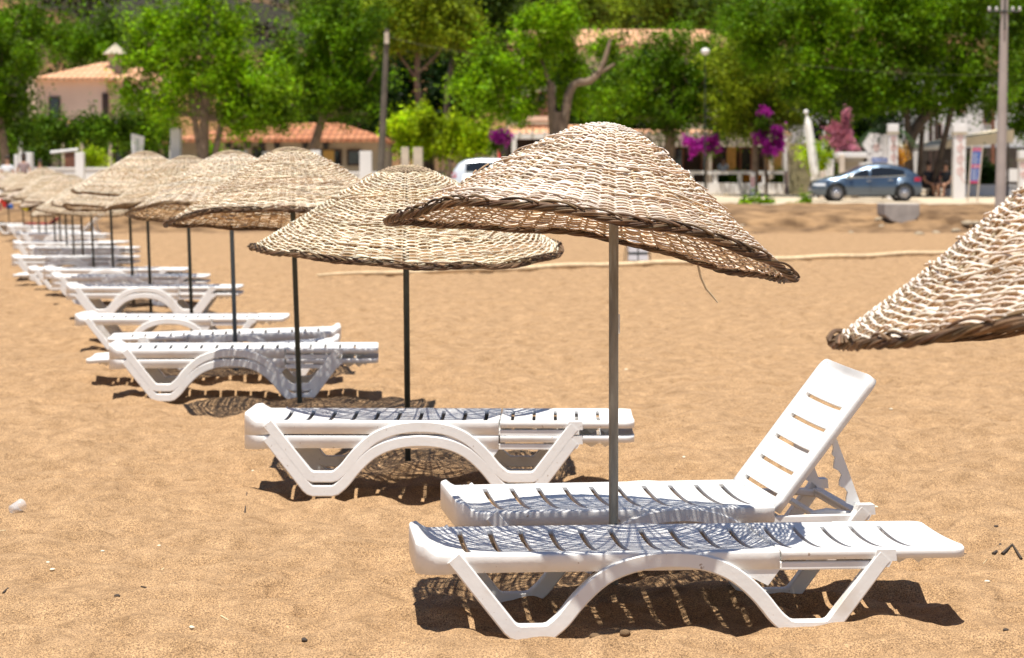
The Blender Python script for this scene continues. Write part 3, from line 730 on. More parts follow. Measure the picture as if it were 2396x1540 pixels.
# plastic cup
M['cup'] = mat('clear_plastic_cup', (.80,.82,.86), rough=.15, alpha=.25)
c = on_sand(30, 1206)
mb = MB(); mb.lathe([(.0, 0), (.023, 0), (.0235, .002), (.033, .085), (.0345, .087), (.0335, .089), (.032, .086), (.0225, .003), (0, .003)], n=24)
o = mb.build('plastic_cup', M['cup']); o.scale = (.85,)*3; o.location = c + Vector((-.006, 0, .024)); o.rotation_euler = (R(-78), R(8), R(-28))
tag(o, 'clear plastic cup lying on its side on the sand at the left edge', 'cup')
M['twig'] = mat('dark_twig', (.055,.04,.03), rough=.9); M['straw'] = mat('dry_straw', (.62,.50,.30), rough=.8); M['pebble'] = mat('pebble', (.60,.53,.42), rough=.8, island=.25)
M['clod'] = mat('damp_sand_clod', (.20,.125,.065), rough=1, var=.3, vscale=40, bump=.5, bscale=80)
def stick(lab, pts, r, m='twig', cat='twig', name='twig', group=None):
    q = [on_sand(*p) for p in pts]; q = [Vector((p.x, p.y, p.z+r*.8)) for p in q]
    mb = MB(); mb.tube(q, [r*(1-.3*i/len(q)) for i in range(len(q))], 6); return tag(mb.build(name, M[m]), lab, cat, group)
G_ = 'twigs and straws on the sand'
stick('thick dark twig at the right edge, the lower one of two', [(2345,1299),(2368,1306),(2390,1320)], .007, group=G_)
stick('short dark twig at the right edge, just above a thicker one', [(2323,1300),(2331,1295),(2340,1290)], .006, group=G_)
stick('thin straw fallen beside the short dark twig', [(2300,1318),(2320,1301)], .0015, 'straw', group=G_)
stick('curved dark leaf stalk on open sand left of the nearest lounger', [(330,1362),(338,1363),(350,1358)], .003, group=G_)
stick('small dark twig on the sand below the plastic cup', [(7,1388),(12,1384),(19,1379)], .004, group=G_)
stick('short dark stick left of the stacked pair shadow', [(566,1183),(572,1181),(578,1179)], .004, group=G_)
stick('pale straw bit on the sand under the plastic cup', [(0,1241),(14,1241)], .003, 'straw', group=G_)
stick('pale straw left of the nearest lounger on a small crest', [(517,1457),(535,1458)], .003, 'straw', group=G_)
stick('pale straw bit above a pebble in the open sand', [(374,1314),(384,1314)], .0035, 'straw', group=G_)
def stone_mesh(seed, k=2):
    bm = bmesh.new(); bmesh.ops.create_icosphere(bm, subdivisions=k, radius=1); rr = random.Random(seed)
    off = Vector((rr.random()*9, rr.random()*9, 0)); from mathutils import noise
    for v in bm.verts: v.co *= 1 + .35*noise.noise(v.co*1.3+off) + .1*noise.noise(v.co*4+off)
    for f in bm.faces: f.smooth = True
    me = bpy.data.meshes.new('pebble'); bm.to_mesh(me); bm.free(); return me
SM = [stone_mesh(i) for i in range(4)]
def stone(lab, p, s, m, cat='pebble', name='pebble', group=None, k=0, sink=.4):
    me = SM[k % 4] if m != 'x' else SM[0]; o = bpy.data.objects.new(name, me); C.objects.link(o)
    if len(me.materials) == 0: me.materials.append(M['pebble'])
    o.material_slots[0].link = 'OBJECT'; o.material_slots[0].material = M[m]
    o.location = (p.x, p.y, p.z + s[2]*(1-sink)*.6); o.scale = s; o.rotation_euler = (0, 0, k*1.7); return tag(o, lab, cat, group)
stone('large dark clod of sand at the foot of the nearest lounger arch', on_sand(1464, 1478), (.024,.020,.013), 'clod', 'sand clod', 'sand_clod', 'clods of damp sand', 1)
stone('dark clod of sand lying right beside the largest clod', on_sand(1392, 1492), (.02,.02,.012), 'clod', 'sand clod', 'sand_clod', 'clods of damp sand', 2)
peb = [(388,1320,'pale pebble in the middle of the open sand at the lower left'),(160,1261,'pale pebble right of the plastic cup'),(240,1288,'tiny pale pebble two steps right of the cup'),
 (138,1109,'pale pebble on the sand above the plastic cup'),(36,1108,'small pale pebble directly above the cup at the left edge'),(113,1355,'left pebble of two touching ones at the lower left'),(123,1356,'right pebble of two touching ones at the lower left'),
 (449,1463,'pale long pebble near the bottom left of the picture'),(512,1535,'big pale pebble at the bottom edge'),(372,1285,'small light pebble above the straw in the open sand'),(592,1112,'tiny pebble left of the stacked pair'),
 (1318,1047,'white pebble between pole and stacked pair'),(1600,1071,'yellowish pebble in the sunlit sand right of the grey pole'),(2015,1010,'white pebble right of the raised backrest'),(1992,1198,'pale pebble by the rear leg of the raised lounger'),
 (2310,1360,'pale pebble near the twigs at the right'),(2050,1186,'round pale pebble behind the end of the nearest lounger'),(1465,862,'white pebble in the middle distance left of the grey pole'),(2140,935,'pale pebble far right behind the raised backrest'),(2085,960,'small pebble beside the far right pale one')]
rs = random.Random(4)
for i, (u, v, lb) in enumerate(peb):
    p = on_sand(u, v); s = .0055*(1+.7*rs.random())*(1 if v > 1100 else 1.6)
    stone(lb, p, (s*1.3, s, s*.6), 'pebble', group='pebbles scattered on the sand', k=i)
dk = [(320,1030,'dark speck of bark left of the stacked pair shadow'),(372,1328,'dark crumb beside the pebble in the open sand'),(548//2+0,1408,'dark crumb at the lower left of the sand'),(712,1498,'dark crumb near the bottom centre left'),(2330,1232,'dark crumb right of the raised lounger'),(2290,1212,'small dark crumb in the sand behind the nearest lounger end'),(2353,1484,'dark crumb low at the right edge'),(2260,1272,'dark crumb just above the end of the nearest lounger'),(2348,1170,'dark crumb near the right edge behind the raised backrest'),(862,1005,'brown crumb on the far side of the stacked pair')]
for i, (u, v, lb) in enumerate(dk):
    p = on_sand(u, v); s = .007*(1+.6*rs.random()); stone(lb, p, (s*1.2, s, s*.7), 'twig', 'crumb', 'bark_crumb', 'dark crumbs of bark on the sand', k=i)

# long pale pole line across the beach and the board sign
M['reed'] = mat('pale_reed', (.68,.52,.32), rough=.8, var=.15, vscale=8)
a = Vector((at(742, 38.5), 38.5, .02)); b = Vector((at(2215, 50.5), 50.5, .03)); pts = []
for i in range(40):
    t = i/39; p = a.lerp(b, t); p.z += .012*math.sin(i*1.1)+.03; p.y += .12*math.sin(i*.55); pts.append(p)
mb = MB(); mb.tube(pts, [.02+.028*min(1, i/6) for i in range(40)], 8)
tag(mb.build('long_reed_roll', M['reed']), 'long pale reed roll lying across the middle of the beach', 'reed roll')
p = P(1493, 617, 45.2); M['board_white'] = mat('board_white', (.52,.50,.52), rough=.6); M['red_ink'] = mat('red_paint', (.55,.03,.05), rough=.6); M['dark_metal'] = mat('dark_metal', (.03,.035,.03), rough=.5, metal=.3)
root = empty('board_sign', (p.x, p.y, 0), 'white A-frame board with red lettering standing on the beach, seen under the near parasol', 'sign')
Mt = Matrix.Rotation(R(-12), 4, 'X')
mb = MB(); mb.box(-.19, .19, -.008, .008, .06, .80, Mt); pn = mb.build('panel', M['board_white'], root)
mb = MB(); mb.box(-.19, .19, -.014, -.009, .185, .225, Mt); mb.box(-.012, .012, -.014, -.009, .06, .80, Mt); mb.box(-.19, .19, -.014, -.009, .055, .07, Mt); mb.build('frame', M['dark_metal'], pn)
for s in (-1, 1):
    mb = MB(); mb.tube([(s*.18, -.0, .8), (s*.23, -.10, 0)], .008, 6); mb.build('leg', M['dark_metal'], root)
    mb = MB(); mb.tube([(s*.18, .16, .8), (s*.25, .42, 0)], .008, 6); mb.build('leg', M['dark_metal'], root)
mb = MB(); rl = random.Random(3)
for row, (x0, x1, z) in enumerate(((-.02,.18,.47),(-.05,.18,.33),(-.05,.18,.60))):
    x = x0
    while x < x1-.02:
        wd = .020+.012*rl.random(); h_ = .05+.02*rl.random(); k = rl.randrange(3)
        mb.box(x, x+.007, -.013, -.009, z, z+h_, Mt)
        if k != 1: mb.box(x+.007, x+wd, -.013, -.009, z+h_*.4, z+h_*.4+.008, Mt)
        if k != 0: mb.box(x+wd-.007, x+wd, -.013, -.009, z, z+h_*.75, Mt)
        x += wd+.010
mb.build('lettering', M['red_ink'], pn)
# ================================================================ MATERIALS OF THE BACKGROUND
def leafmat(name, col, isl=.55, tr=.28, rough=.5):
    return mat(name, col, rough=rough, spec=.15, island=isl, trans=tr, var=.5, vscale=.45, detail=3)
M['leaf'] = leafmat('plane_tree_leaf', (.17,.31,.002)); M['leaf_dark'] = leafmat('dark_leaf', (.014,.040,.003))
M['leaf_mid'] = leafmat('mid_leaf', (.105,.205,.002)); M['leaf_bright'] = leafmat('bright_leaf', (.38,.52,.006))
M['needle'] = leafmat('pine_needle', (.22,.29,.010), tr=.2); M['needle_dark'] = leafmat('dark_pine_needle', (.08,.13,.010), tr=.15)
M['vine'] = leafmat('vine_leaf', (.09,.18,.005)); M['palm'] = leafmat('palm_leaf', (.045,.085,.03), tr=.2)
M['bloom_purple'] = leafmat('bougainvillea_bloom', (.52,.035,.42), isl=.25, tr=.4, rough=.7); M['bloom_pink'] = leafmat('oleander_bloom', (.95,.33,.43), isl=.25, tr=.4, rough=.7)
M['bloom_orange'] = leafmat('marigold_bloom', (.60,.30,.04), isl=.3, rough=.7)
M['scrub'] = leafmat('scrub', (.034,.030,.010), isl=.5, tr=.1, rough=.8)
M['scrub_green'] = leafmat('green_scrub', (.105,.145,.008), isl=.5, tr=.1, rough=.8)
M['bark'] = mat('bark', (.20,.14,.095), rough=.9, var=.3, vscale=3, bump=.5, bscale=9); M['bark_dark'] = mat('dark_bark', (.09,.065,.045), rough=.9, var=.3, vscale=3)
M['plaster_pink'] = mat('pink_plaster', (.82,.60,.45), rough=.9, var=.06, vscale=.6); M['plaster_cream'] = mat('cream_plaster', (.80,.67,.45), rough=.9, var=.06, vscale=.6)
M['plaster_white'] = mat('white_plaster', (.74,.71,.69), rough=.85, var=.05, vscale=.8); M['plaster_grey'] = mat('grey_beige_plaster', (.42,.36,.27), rough=.9, var=.08, vscale=.8)
M['plaster_yellow'] = mat('ochre_plaster', (.50,.31,.09), rough=.9, var=.1); M['tile'] = stripe_mat('terracotta_tiles', (.50,.17,.07), (.62,.27,.13), 1.0, 'X', bump=.9)
M['tile_pale'] = stripe_mat('pale_terracotta_tiles', (.80,.38,.19), (.86,.50,.29), .9, 'X', bump=.8)
M['glass'] = mat('dark_glass', (.012,.014,.016), rough=.08, spec=.8); M['wood_dark'] = mat('dark_wood', (.055,.03,.022), rough=.7, var=.2); M['wood_brown'] = mat('brown_wood', (.20,.075,.04), rough=.7, var=.2)
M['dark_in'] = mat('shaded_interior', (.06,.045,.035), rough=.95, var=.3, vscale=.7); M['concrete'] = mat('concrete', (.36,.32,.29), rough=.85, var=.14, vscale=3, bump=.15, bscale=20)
M['concrete_pole'] = mat('concrete_pole', (.44,.375,.335), rough=.85, var=.08, vscale=2, bump=.1, bscale=30); M['timber'] = mat('grey_timber_pole', (.11,.09,.07), rough=.9, var=.2, vscale=3)
M['reed_screen'] = stripe_mat('reed_screen', (.27,.23,.13), (.40,.34,.17), 2.2, 'Z', bump=.7, rough=.9); M['canvas'] = mat('cream_canvas', (.84,.82,.76), rough=.85, var=.08, vscale=2)
M['awning'] = mat('beige_awning', (.74,.63,.44), rough=.85, var=.06, vscale=2); M['beam'] = mat('pale_beam', (.55,.46,.37), rough=.85, var=.12, vscale=2)
M['car_blue'] = mat('slate_blue_car_paint', (.07,.105,.155), rough=.28, metal=.55, coat=1, spec=.6); M['car_white'] = mat('silver_white_car_paint', (.62,.66,.72), rough=.3, metal=.15, coat=1)
M['rubber'] = mat('tyre_rubber', (.018,.018,.018), rough=.8); M['alloy'] = mat('alloy', (.45,.44,.46), rough=.3, metal=.9); M['stone'] = mat('stone', (.36,.29,.20), rough=.95, var=.3, vscale=6, bump=.4); M['lamp_red'] = mat('red_lamp', (.42,.01,.02), rough=.15, coat=1)
M['lamp_clear'] = mat('clear_lamp', (.7,.72,.75), rough=.12, coat=1); M['chrome'] = mat('chrome', (.8,.8,.8), rough=.12, metal=1); M['trim'] = mat('black_trim', (.02,.02,.022), rough=.6)
M['swirl'] = mat('coral_swirl', (.66,.34,.28), rough=.8); M['label_blue'] = mat('blue_label', (.03,.10,.38), rough=.6); M['label_pink'] = mat('pink_label', (.50,.06,.14), rough=.6)
M['white_line'] = mat('white_line', (.62,.64,.72), rough=.7); M['skin'] = mat('skin', (.45,.24,.15), rough=.6, var=.05); M['hair'] = mat('hair', (.03,.018,.012), rough=.7)
def cloth(n, c): M[n] = mat(n, c, rough=.9, var=.12, vscale=5)
cloth('shirt_white', (.70,.71,.75)); cloth('shirt_blue', (.02,.09,.30)); cloth('shirt_red', (.62,.03,.02)); cloth('dark_cloth', (.02,.022,.03)); cloth('print_cloth', (.30,.22,.22)); cloth('pink_cloth', (.42,.05,.10)); cloth('teal', (.02,.17,.26)); cloth('bright_blue', (.06,.22,.70)); cloth('yellow_cloth', (.50,.38,.02)); cloth('maroon', (.12,.02,.04))

# ================================================================ PLANTS
def leaves(cent, size, rs, flat=.1):
    """cent (n,3) -> leaf quads"""
    n = len(cent); a = rs.standard_normal((n,3)); a[:,2] *= .6; a /= np.linalg.norm(a, axis=1, keepdims=True)
    nn = rs.standard_normal((n,3)); nn[:,2] = np.abs(nn[:,2])+flat; b = np.cross(nn, a); b /= np.linalg.norm(b, axis=1, keepdims=True)+1e-9
    s = size*(.6+.8*rs.random((n,1))); w_ = s*.36; fold = np.cross(a, b)*s*.12
    V = np.stack([cent-a*s*.5, cent+b*w_+fold, cent+a*s*.5, cent-b*w_+fold], 1).reshape(-1,3)
    return V, np.arange(4*n).reshape(n,4)
def crown_points(blobs, per_m3, clump, rs, shell=.55):
    """blobs: (centre, rx, ry, rz); clumps scattered mostly near the surface of each blob"""
    out = []
    for c, rx, ry, rz in blobs:
        k = max(5, int((rx*ry+ry*rz+rx*rz)*4.1/(clump*clump*3.0)))
        d = rs.standard_normal((k,3)); d /= np.linalg.norm(d, axis=1, keepdims=True); r = (shell + (1.04-shell)*rs.random((k,1))**.6)
        r *= (.72+.36*rs.random((k,1)))
        cc = np.array(c) + d*r*np.array([rx,ry,rz]); m = int(per_m3*clump*clump*34)
        sz = clump*(.6+.9*rs.random((k,1,1))); off = rs.standard_normal((k,m,3)); off *= .34*sz; ax = d+rs.standard_normal((k,3))*.5+np.array([0,0,.55]); ax /= np.linalg.norm(ax, axis=1, keepdims=True); al = (off*ax[:,None,:]).sum(-1, keepdims=True); off = off + ax[:,None,:]*al*1.5
        off[:,:,2] -= .10*np.abs(off[:,:,0]+off[:,:,1])
        out.append((cc[:,None,:]+off).reshape(-1,3))
    return np.concatenate(out)
def foliage(name, blobs, material, parent, size=.14, dens=18, clump=.55, seed=0, shell=.55):
    rs = np.random.default_rng(seed); c = crown_points(blobs, dens, clump, rs, shell); V, Fq = leaves(c, size, rs)
    return link(name, np_mesh(name, V, Fq, smooth=False), material, parent)
def world_blobs(bl, D):
    """bl: (u, v, ru, rv) measured on the picture, at distance D"""
    out = []
    for q in bl:
        u, v, ru, rv = q[:4]; dd = q[4] if len(q) > 4 else 0
        c = P(u, v, D+dd); r = ru/S(D+dd); out.append(((c.x, c.y, c.z), r, min(max(r, rv/S(D)), 3.2), rv/S(D+dd)))
    return out
def tree(name, label, cat, D, base, bl, leaf, trunk=None, tw=.3, bark='bark', group=None, size=.14, dens=18, clump=.6, seed=0, limbs=True, shell=.5, trunk_pts=None, base_z=None):
    b = P(base[0], base[1], D); gz_ = road_z(D) if D < 112 else 1.1+(D-112)*.0108
    if base_z is not None: gz_ = base_z
    root = empty(name, (0,0,0), label, cat, group); root.location = (b.x, D, gz_)
    loc = Vector((b.x, D, gz_)); mb = MB(); rs_ = random.Random(seed); wb = world_blobs(bl, D)
    if trunk_pts:
        for pts, w0, w1 in trunk_pts:
            q = [P(u, v, D)-loc for u, v in pts]
            if pts[0][1] > 250 or w0 >= tw*.95: q[0].z = min(q[0].z, -.1)
            q2 = catmull(q, 4) if len(q) > 2 else q; n = len(q2); mb.tube(q2, [w0+(w1-w0)*i/(n-1) for i in range(n)], 9)
        top = P(*trunk_pts[0][0][-1], D)-loc
    else:
        top = P(trunk[0], trunk[1], D)-loc; mid = top*.5; mid.z = top.z*.55
        q = catmull([Vector((0,0,-.15)), Vector((mid.x+.05, mid.y, mid.z)), top], 4); n = len(q); mb.tube(q, [tw*(1.12-.5*i/(n-1)) for i in range(n)], 9)
    if limbs:
        for c, rx, ry, rz in wb:
            e = Vector(c)-loc + Vector((0,0,-rz*.25)); 
            if (e-top).length < .3: continue
            m = top.lerp(e, .5) + Vector((0, 0, -.08*(e-top).length)); q = catmull([top-Vector((0,0,.3)), m, e], 4); n = len(q)
            mb.tube(q, [tw*.5*(1-.8*i/(n-1)) for i in range(n)], 6)
            for j in range(3):
                d = Vector((rs_.uniform(-1,1)*rx, rs_.uniform(-1,1)*ry, rs_.uniform(-.3,.9)*rz)); mb.tube([m.lerp(e, .6), m.lerp(e, .8)+d*.4, e+d*.85], [tw*.22, tw*.15, tw*.05], 5)
    mb.build('trunk', M[bark], root)
    cr = foliage('crown', [((c[0]-loc.x, c[1]-loc.y, c[2]-loc.z), rx, ry, rz) for c, rx, ry, rz in wb], M[leaf], root, size, dens, clump, seed, shell)
    return root
GT = 'broad green trees behind the road'
tree('plane_tree', 'leafy tree at the far left edge in front of the pink house', 'tree', 106, (20, 400), [(10,60,75,50),(45,130,62,50),(0,200,75,56),(35,240,40,40),(-60,130,80,80),(75,40,22,26),(-20,270,80,40)], 'leaf_mid', trunk=(-10,240), tw=.22, group=GT, seed=1)
tree('plane_tree', 'big bright tree with a thick straight trunk, right of the pink house', 'tree', 100, (478, 385), [(470,150,115,90),(350,130,70,60),(310,222,50,24),(585,190,85,70),(640,255,70,50),(420,60,60,46),(520,70,50,56),(600,270,60,40),(360,60,50,34),(400,245,70,35),(490,0,40,50),(540,280,60,36)], 'leaf', tw=.24, group=GT, seed=2,
     trunk_pts=[([(478,390),(476,330),(482,262)],.26,.18),([(482,262),(440,200),(400,150)],.15,.06),([(482,262),(540,200),(600,170)],.15,.06),([(482,262),(480,170),(470,90)],.14,.05)], clump=.55)
tree('plane_tree', 'dark rounded tree between the thick trunk and the leaning timber pole', 'tree', 108, (700, 385), [(680,150,70,60),(740,200,80,70),(800,150,70,90),(760,60,80,60),(820,250,70,50),(850,60,60,70),(870,180,50,70)], 'leaf_mid', trunk=(760,260), tw=.25, group=GT, seed=3, clump=.6)
tree('evergreen_tree', 'dark evergreen tree behind the tall bare pine trunk', 'tree', 138, (1000, 380), [(980,220,110,90),(900,170,90,90),(1080,190,80,100),(1120,70,80,90),(860,300,90,50),(1020,300,110,50),(1150,10,50,60)], 'leaf_dark', trunk=(1000,280), tw=.4, bark='bark_dark', group=GT, seed=4, size=.2, clump=.9, dens=12)
tree('pine_tree', 'tall umbrella pine with a bare reddish trunk and pale yellow-green crown', 'tree', 124, (985, 385), [(950,30,75,42),(1040,45,75,48),(890,60,50,40),(980,85,80,32),(1090,90,38,36),(1000,0,90,40),(900,10,60,30)], 'needle', tw=.2, group='umbrella pines', seed=5, size=.17, clump=.6, dens=22,
     trunk_pts=[([(986,385),(982,260),(976,190),(978,120)],.20,.15),([(978,190),(950,150),(920,110)],.09,.04),([(978,170),(1010,140),(1045,100)],.09,.04),([(978,120),(975,60),(985,20)],.12,.04)], limbs=False)
tree('pine_tree', 'second dark pine with a reddish trunk behind the pale umbrella pine', 'tree', 132, (1052, 385), [(1140,60,60,60),(1130,0,70,50),(1180,20,40,40),(1070,20,60,50),(1110,120,60,36)], 'needle_dark', tw=.22, group='umbrella pines', seed=6, size=.18, clump=.7,
     trunk_pts=[([(1050,385),(1046,240),(1058,150),(1075,90)],.22,.12)], limbs=False)
tree('plane_tree', 'green tree with a forked pale trunk, one bare limb leaning right', 'tree', 103, (1300, 400), [(1180,150,75,60),(1250,90,70,60),(1130,210,66,36),(1320,130,60,56,1.5),(1240,190,60,48,1),(1190,250,70,40),(1100,180,40,26),(1300,50,60,38),(1230,30,34,30),(1405,215,60,34,2.5),(1345,225,50,22,2.5),(1430,120,44,36,2.8)], 'leaf', tw=.32, group=GT, seed=7, clump=.5, shell=.6,
     trunk_pts=[([(1299,410),(1300,330),(1302,262)],.34,.27),([(1304,275),(1330,222),(1378,190),(1402,168),(1418,130),(1428,92)],.22,.07),([(1400,172),(1422,160),(1438,150)],.09,.05),([(1302,270),(1290,225),(1288,192)],.20,.16),([(1290,205),(1270,150),(1250,110)],.10,.05)], limbs=False)
tree('plane_tree', 'wide leafy tree right behind the top of the nearest parasol', 'tree', 112, (1560, 400), [(1490,200,90,75),(1580,140,85,70),(1650,210,85,66),(1440,260,60,44),(1560,270,90,36),(1690,120,70,66),(1760,230,80,60),(1700,285,70,26),(1790,150,60,60)], 'leaf_mid', trunk=(1570,260), tw=.3, group=GT, seed=8, clump=.55)
tree('pepper_tree', 'feathery yellow-green tree behind the bougainvillea at the right', 'tree', 108, (1765, 410), [(1760,250,90,60),(1700,180,70,60),(1800,180,70,66),(1840,270,50,40),(1750,110,60,50),(1730,290,60,24)], 'needle', trunk=(1765,280), tw=.16, group=GT, seed=9, size=.12, clump=.5, dens=24)
tree('plane_tree', 'huge dark tree with a curved black trunk behind the slate blue car', 'tree', 103, (2140, 425), [(1960,130,120,100),(2090,90,120,90),(2210,140,110,90),(2320,100,90,90),(1880,60,110,70),(2050,215,110,55),(2190,235,90,42),(1980,0,140,60),(2200,10,140,60),(1900,210,70,50),(2300,220,70,50),(1780,40,90,60),(2390,30,60,60),(2110,20,100,60),(1800,120,60,60)], 'leaf_mid', tw=.32, group=GT, seed=10, bark='bark_dark', clump=.6,
     trunk_pts=[([(2128,430),(2120,385),(2128,335),(2150,290),(2190,250)],.32,.20),([(2135,320),(2122,270),(2110,210)],.18,.08),([(2180,262),(2240,215),(2290,180)],.16,.06),([(2150,290),(2165,220),(2190,150)],.13,.05)], limbs=False)
tree('plane_tree', 'leafy tree cut off by the right edge behind the concrete pole', 'tree', 110, (2420, 400), [(2390,200,50,60),(2400,120,60,70),(2430,270,70,50),(2385,290,26,24),(2450,40,90,60)], 'leaf_mid', trunk=(2430,280), tw=.28, group=GT, seed=12)
tree('evergreen_tree', 'dark tree filling the gap behind the pink oleander', 'tree', 122, (1960, 400), [(1960,260,80,60),(2040,300,66,60),(1900,220,60,60),(2080,260,60,50),(1850,150,70,70)], 'leaf_dark', trunk=(1960,330), tw=.25, bark='bark_dark', group=GT, seed=13, size=.18, clump=.8, dens=12)
tree('plane_tree', 'small green tree behind the terracotta roof of the pink house', 'tree', 160, (200, 300), [(180,110,60,40),(240,90,60,50),(130,90,40,36),(300,120,50,40)], 'leaf_mid', trunk=(200,170), tw=.3, group=GT, seed=14, size=.2, clump=.9, dens=12, base_z=3)
tree('evergreen_tree', 'dark green mass of crown behind the low tiled roof', 'tree', 128, (800, 370), [(640,230,90,60),(780,260,90,50),(880,250,50,60),(700,300,90,30),(560,260,60,50)], 'leaf_dark', trunk=(780,300), tw=.3, bark='bark_dark', group=GT, seed=15, size=.2, clump=.9, dens=11)
tree('evergreen_tree', 'dark tree behind the balcony of the middle house', 'tree', 134, (1420, 380), [(1400,220,110,70),(1500,190,90,60),(1620,190,100,60),(1280,190,90,60),(1740,110,60,60),(1350,290,80,36),(1500,300,90,30)], 'leaf_dark', trunk=(1420,300), tw=.3, bark='bark_dark', group=GT, seed=16, size=.2, clump=.9, dens=11)
for i, (u, v, ru, rv, D, lf, lb) in enumerate([(1330,15,70,34,185,'scrub_green','olive hillside tree above the left end of the high roof'),(1460,18,80,34,190,'needle','yellowish hillside tree above the middle of the high roof'),(1590,22,80,36,188,'scrub_green','dark olive hillside tree at the top centre right'),(1700,25,80,40,186,'needle_dark','dark hillside pine right of the high roof'),(1245,30,34,44,180,'scrub','brownish hillside bush left of the high roof'),(820,20,100,50,170,'needle_dark','dark hillside pine above the rounded tree'),(1500,-20,120,36,230,'needle_dark','dark pines at the top edge, farthest one')]):
    tree('hillside_tree', lb, 'tree', D, (u, v+60), [(u,v,ru,rv),(u-ru*.7,v+8,ru*.5,rv*.7),(u+ru*.7,v+6,ru*.5,rv*.7)], lf, trunk=(u, v+20), tw=.25, bark='bark_dark', group='trees on the hillside', seed=30+i, size=.26, clump=1.2, dens=7, base_z=P(u, v+60, D).z-2 if D < 205 else hill_z(at(u, D), D))
# scrub on the hillside (nobody could count it)
rs = np.random.default_rng(77); n = 1500; x = rs.uniform(-110, 110, n); y = 215 + 170*rs.random(n)**1.2
z = 1.5 + np.clip((y-205)/300, 0, 1)**.85*95 + 9*fbm(x/40, y/40, 5)*np.clip((y-200)/40, 0, 1)
keep = fbm(x/22+3, y/22, 3) > -.06; x, y, z = x[keep], y[keep], z[keep]; k = 60
c = np.stack([x, y, z+.8], 1)[:,None,:] + rs.standard_normal((len(x), k, 3))*np.array([1.5,1.5,.8])*(.5+rs.random((len(x),1,1)))
V, Fq = leaves(c.reshape(-1,3), .55, rs)
tag(link('scrub', np_mesh('scrub', V, Fq, smooth=False), M['scrub']), 'dark scrub growing all over the hillside', 'scrub', kind='stuff')

def bush(name, label, D, u, v, ru, rv, leaf, cat='bush', size=.11, seed=0, bl=None, stem=True, clump=.35, dens=40, group=None, base_v=None, flower=None):
    p = P(u, v, D); gz_ = road_z(D) if D < 112 else 1.1+(D-112)*.0108
    root = empty(name, (p.x, D, gz_), label, cat, group); wb = world_blobs(bl or [(u,v,ru,rv)], D)
    loc = Vector((p.x, D, gz_)); mb = MB()
    for c_, rx, ry, rz in wb: mb.tube([(0,0,-.1), (Vector(c_)-loc)*.5, Vector(c_)-loc], [.05,.04,.02], 6)
    mb.build('stem', M['bark'], root)
    foliage('foliage', [((c_[0]-loc.x, c_[1]-loc.y, c_[2]-loc.z), rx, min(ry,1.2), rz) for c_, rx, ry, rz in wb], M[leaf], root, size, dens, clump, seed, .3)
    if flower:
        fm, fb = flower; wb = world_blobs(fb, D)
        foliage('blossom', [((c_[0]-loc.x, c_[1]-loc.y-.25, c_[2]-loc.z), rx, min(ry,.8), rz) for c_, rx, ry, rz in wb], M[fm], root, .10, 230, .17, seed+50, .2)
    return root
bush('lime_tree', 'bright yellow-green clipped tree left of the white car', 107.5, 1020, 310, 80, 40, 'leaf_bright', 'tree', .16, 61, [(950,300,42,24),(1010,285,44,22),(1075,305,52,26),(1120,320,30,22),(960,335,40,22),(1040,340,60,26),(925,290,26,10),(1110,345,26,20)], clump=.45, dens=26)
bush('green_bush', 'bright green bush behind the low beach wall at the left', 104, 212, 372, 22, 20, 'leaf_bright', seed=62, bl=[(205,365,20,16),(222,375,22,18),(212,390,26,14)], size=.1)
bush('green_bush', 'small light bush by the thick trunk in front of the low building', 106, 495, 365, 12, 18, 'leaf', seed=63)
bush('green_bush', 'tall light green bush between the leaning white parasol and the oleander', 101, 1915, 370, 22, 34, 'leaf_bright', seed=64, bl=[(1905,352,18,20),(1925,362,20,24),(1910,385,22,22)], size=.10)
bush('oleander', 'pink flowering oleander behind the nose of the slate blue car', 100, 1966, 360, 30, 40, 'leaf', 'oleander', seed=65, bl=[(1962,318,28,30),(1970,370,16,20)], flower=('bloom_pink', [(1958,300,16,12),(1980,318,12,15),(1966,333,16,11),(1984,342,8,7),(1945,322,8,7),(1977,277,4,4)]))
bush('bougainvillea', 'purple bougainvillea left of the middle pergola post', 106, 1165, 330, 16, 20, 'leaf_mid', 'bougainvillea', seed=66, group='purple bougainvilleas', bl=[(1160,335,12,14)], flower=('bloom_purple', [(1160,322,7,8),(1178,315,8,8),(1186,322,5,4)]))
bush('bougainvillea', 'round purple bougainvillea on a post left of the low white railing', 108, 1650, 345, 20, 20, 'leaf_mid', 'bougainvillea', seed=67, group='purple bougainvilleas', bl=[(1655,345,14,14)], flower=('bloom_purple', [(1640,332,12,10),(1665,326,12,8),(1672,345,12,10),(1622,350,10,8),(1612,330,8,6)]))
bush('bougainvillea', 'tall trailing purple bougainvillea climbing above the pergola near the reed screen', 107, 1795, 345, 16, 20, 'leaf_mid', 'bougainvillea', seed=68, group='purple bougainvilleas', bl=[(1795,345,14,16),(1783,290,8,40)], flower=('bloom_purple', [(1790,330,14,11),(1802,350,12,10),(1825,335,10,5),(1775,325,8,5),(1787,262,5,10),(1790,285,4,5),(1803,302,6,5),(1816,312,5,5)]))
bush('palm', 'young palm with drooping dark fronds before the white monument', 99, 2068, 335, 20, 20, 'palm', 'palm', seed=69, bl=[(2066,315,8,6)])
rt = bpy.data.objects['palm']; rs_ = random.Random(5); mb = MB(); c0 = P(2072, 308, 99) - rt.location; V_ = []
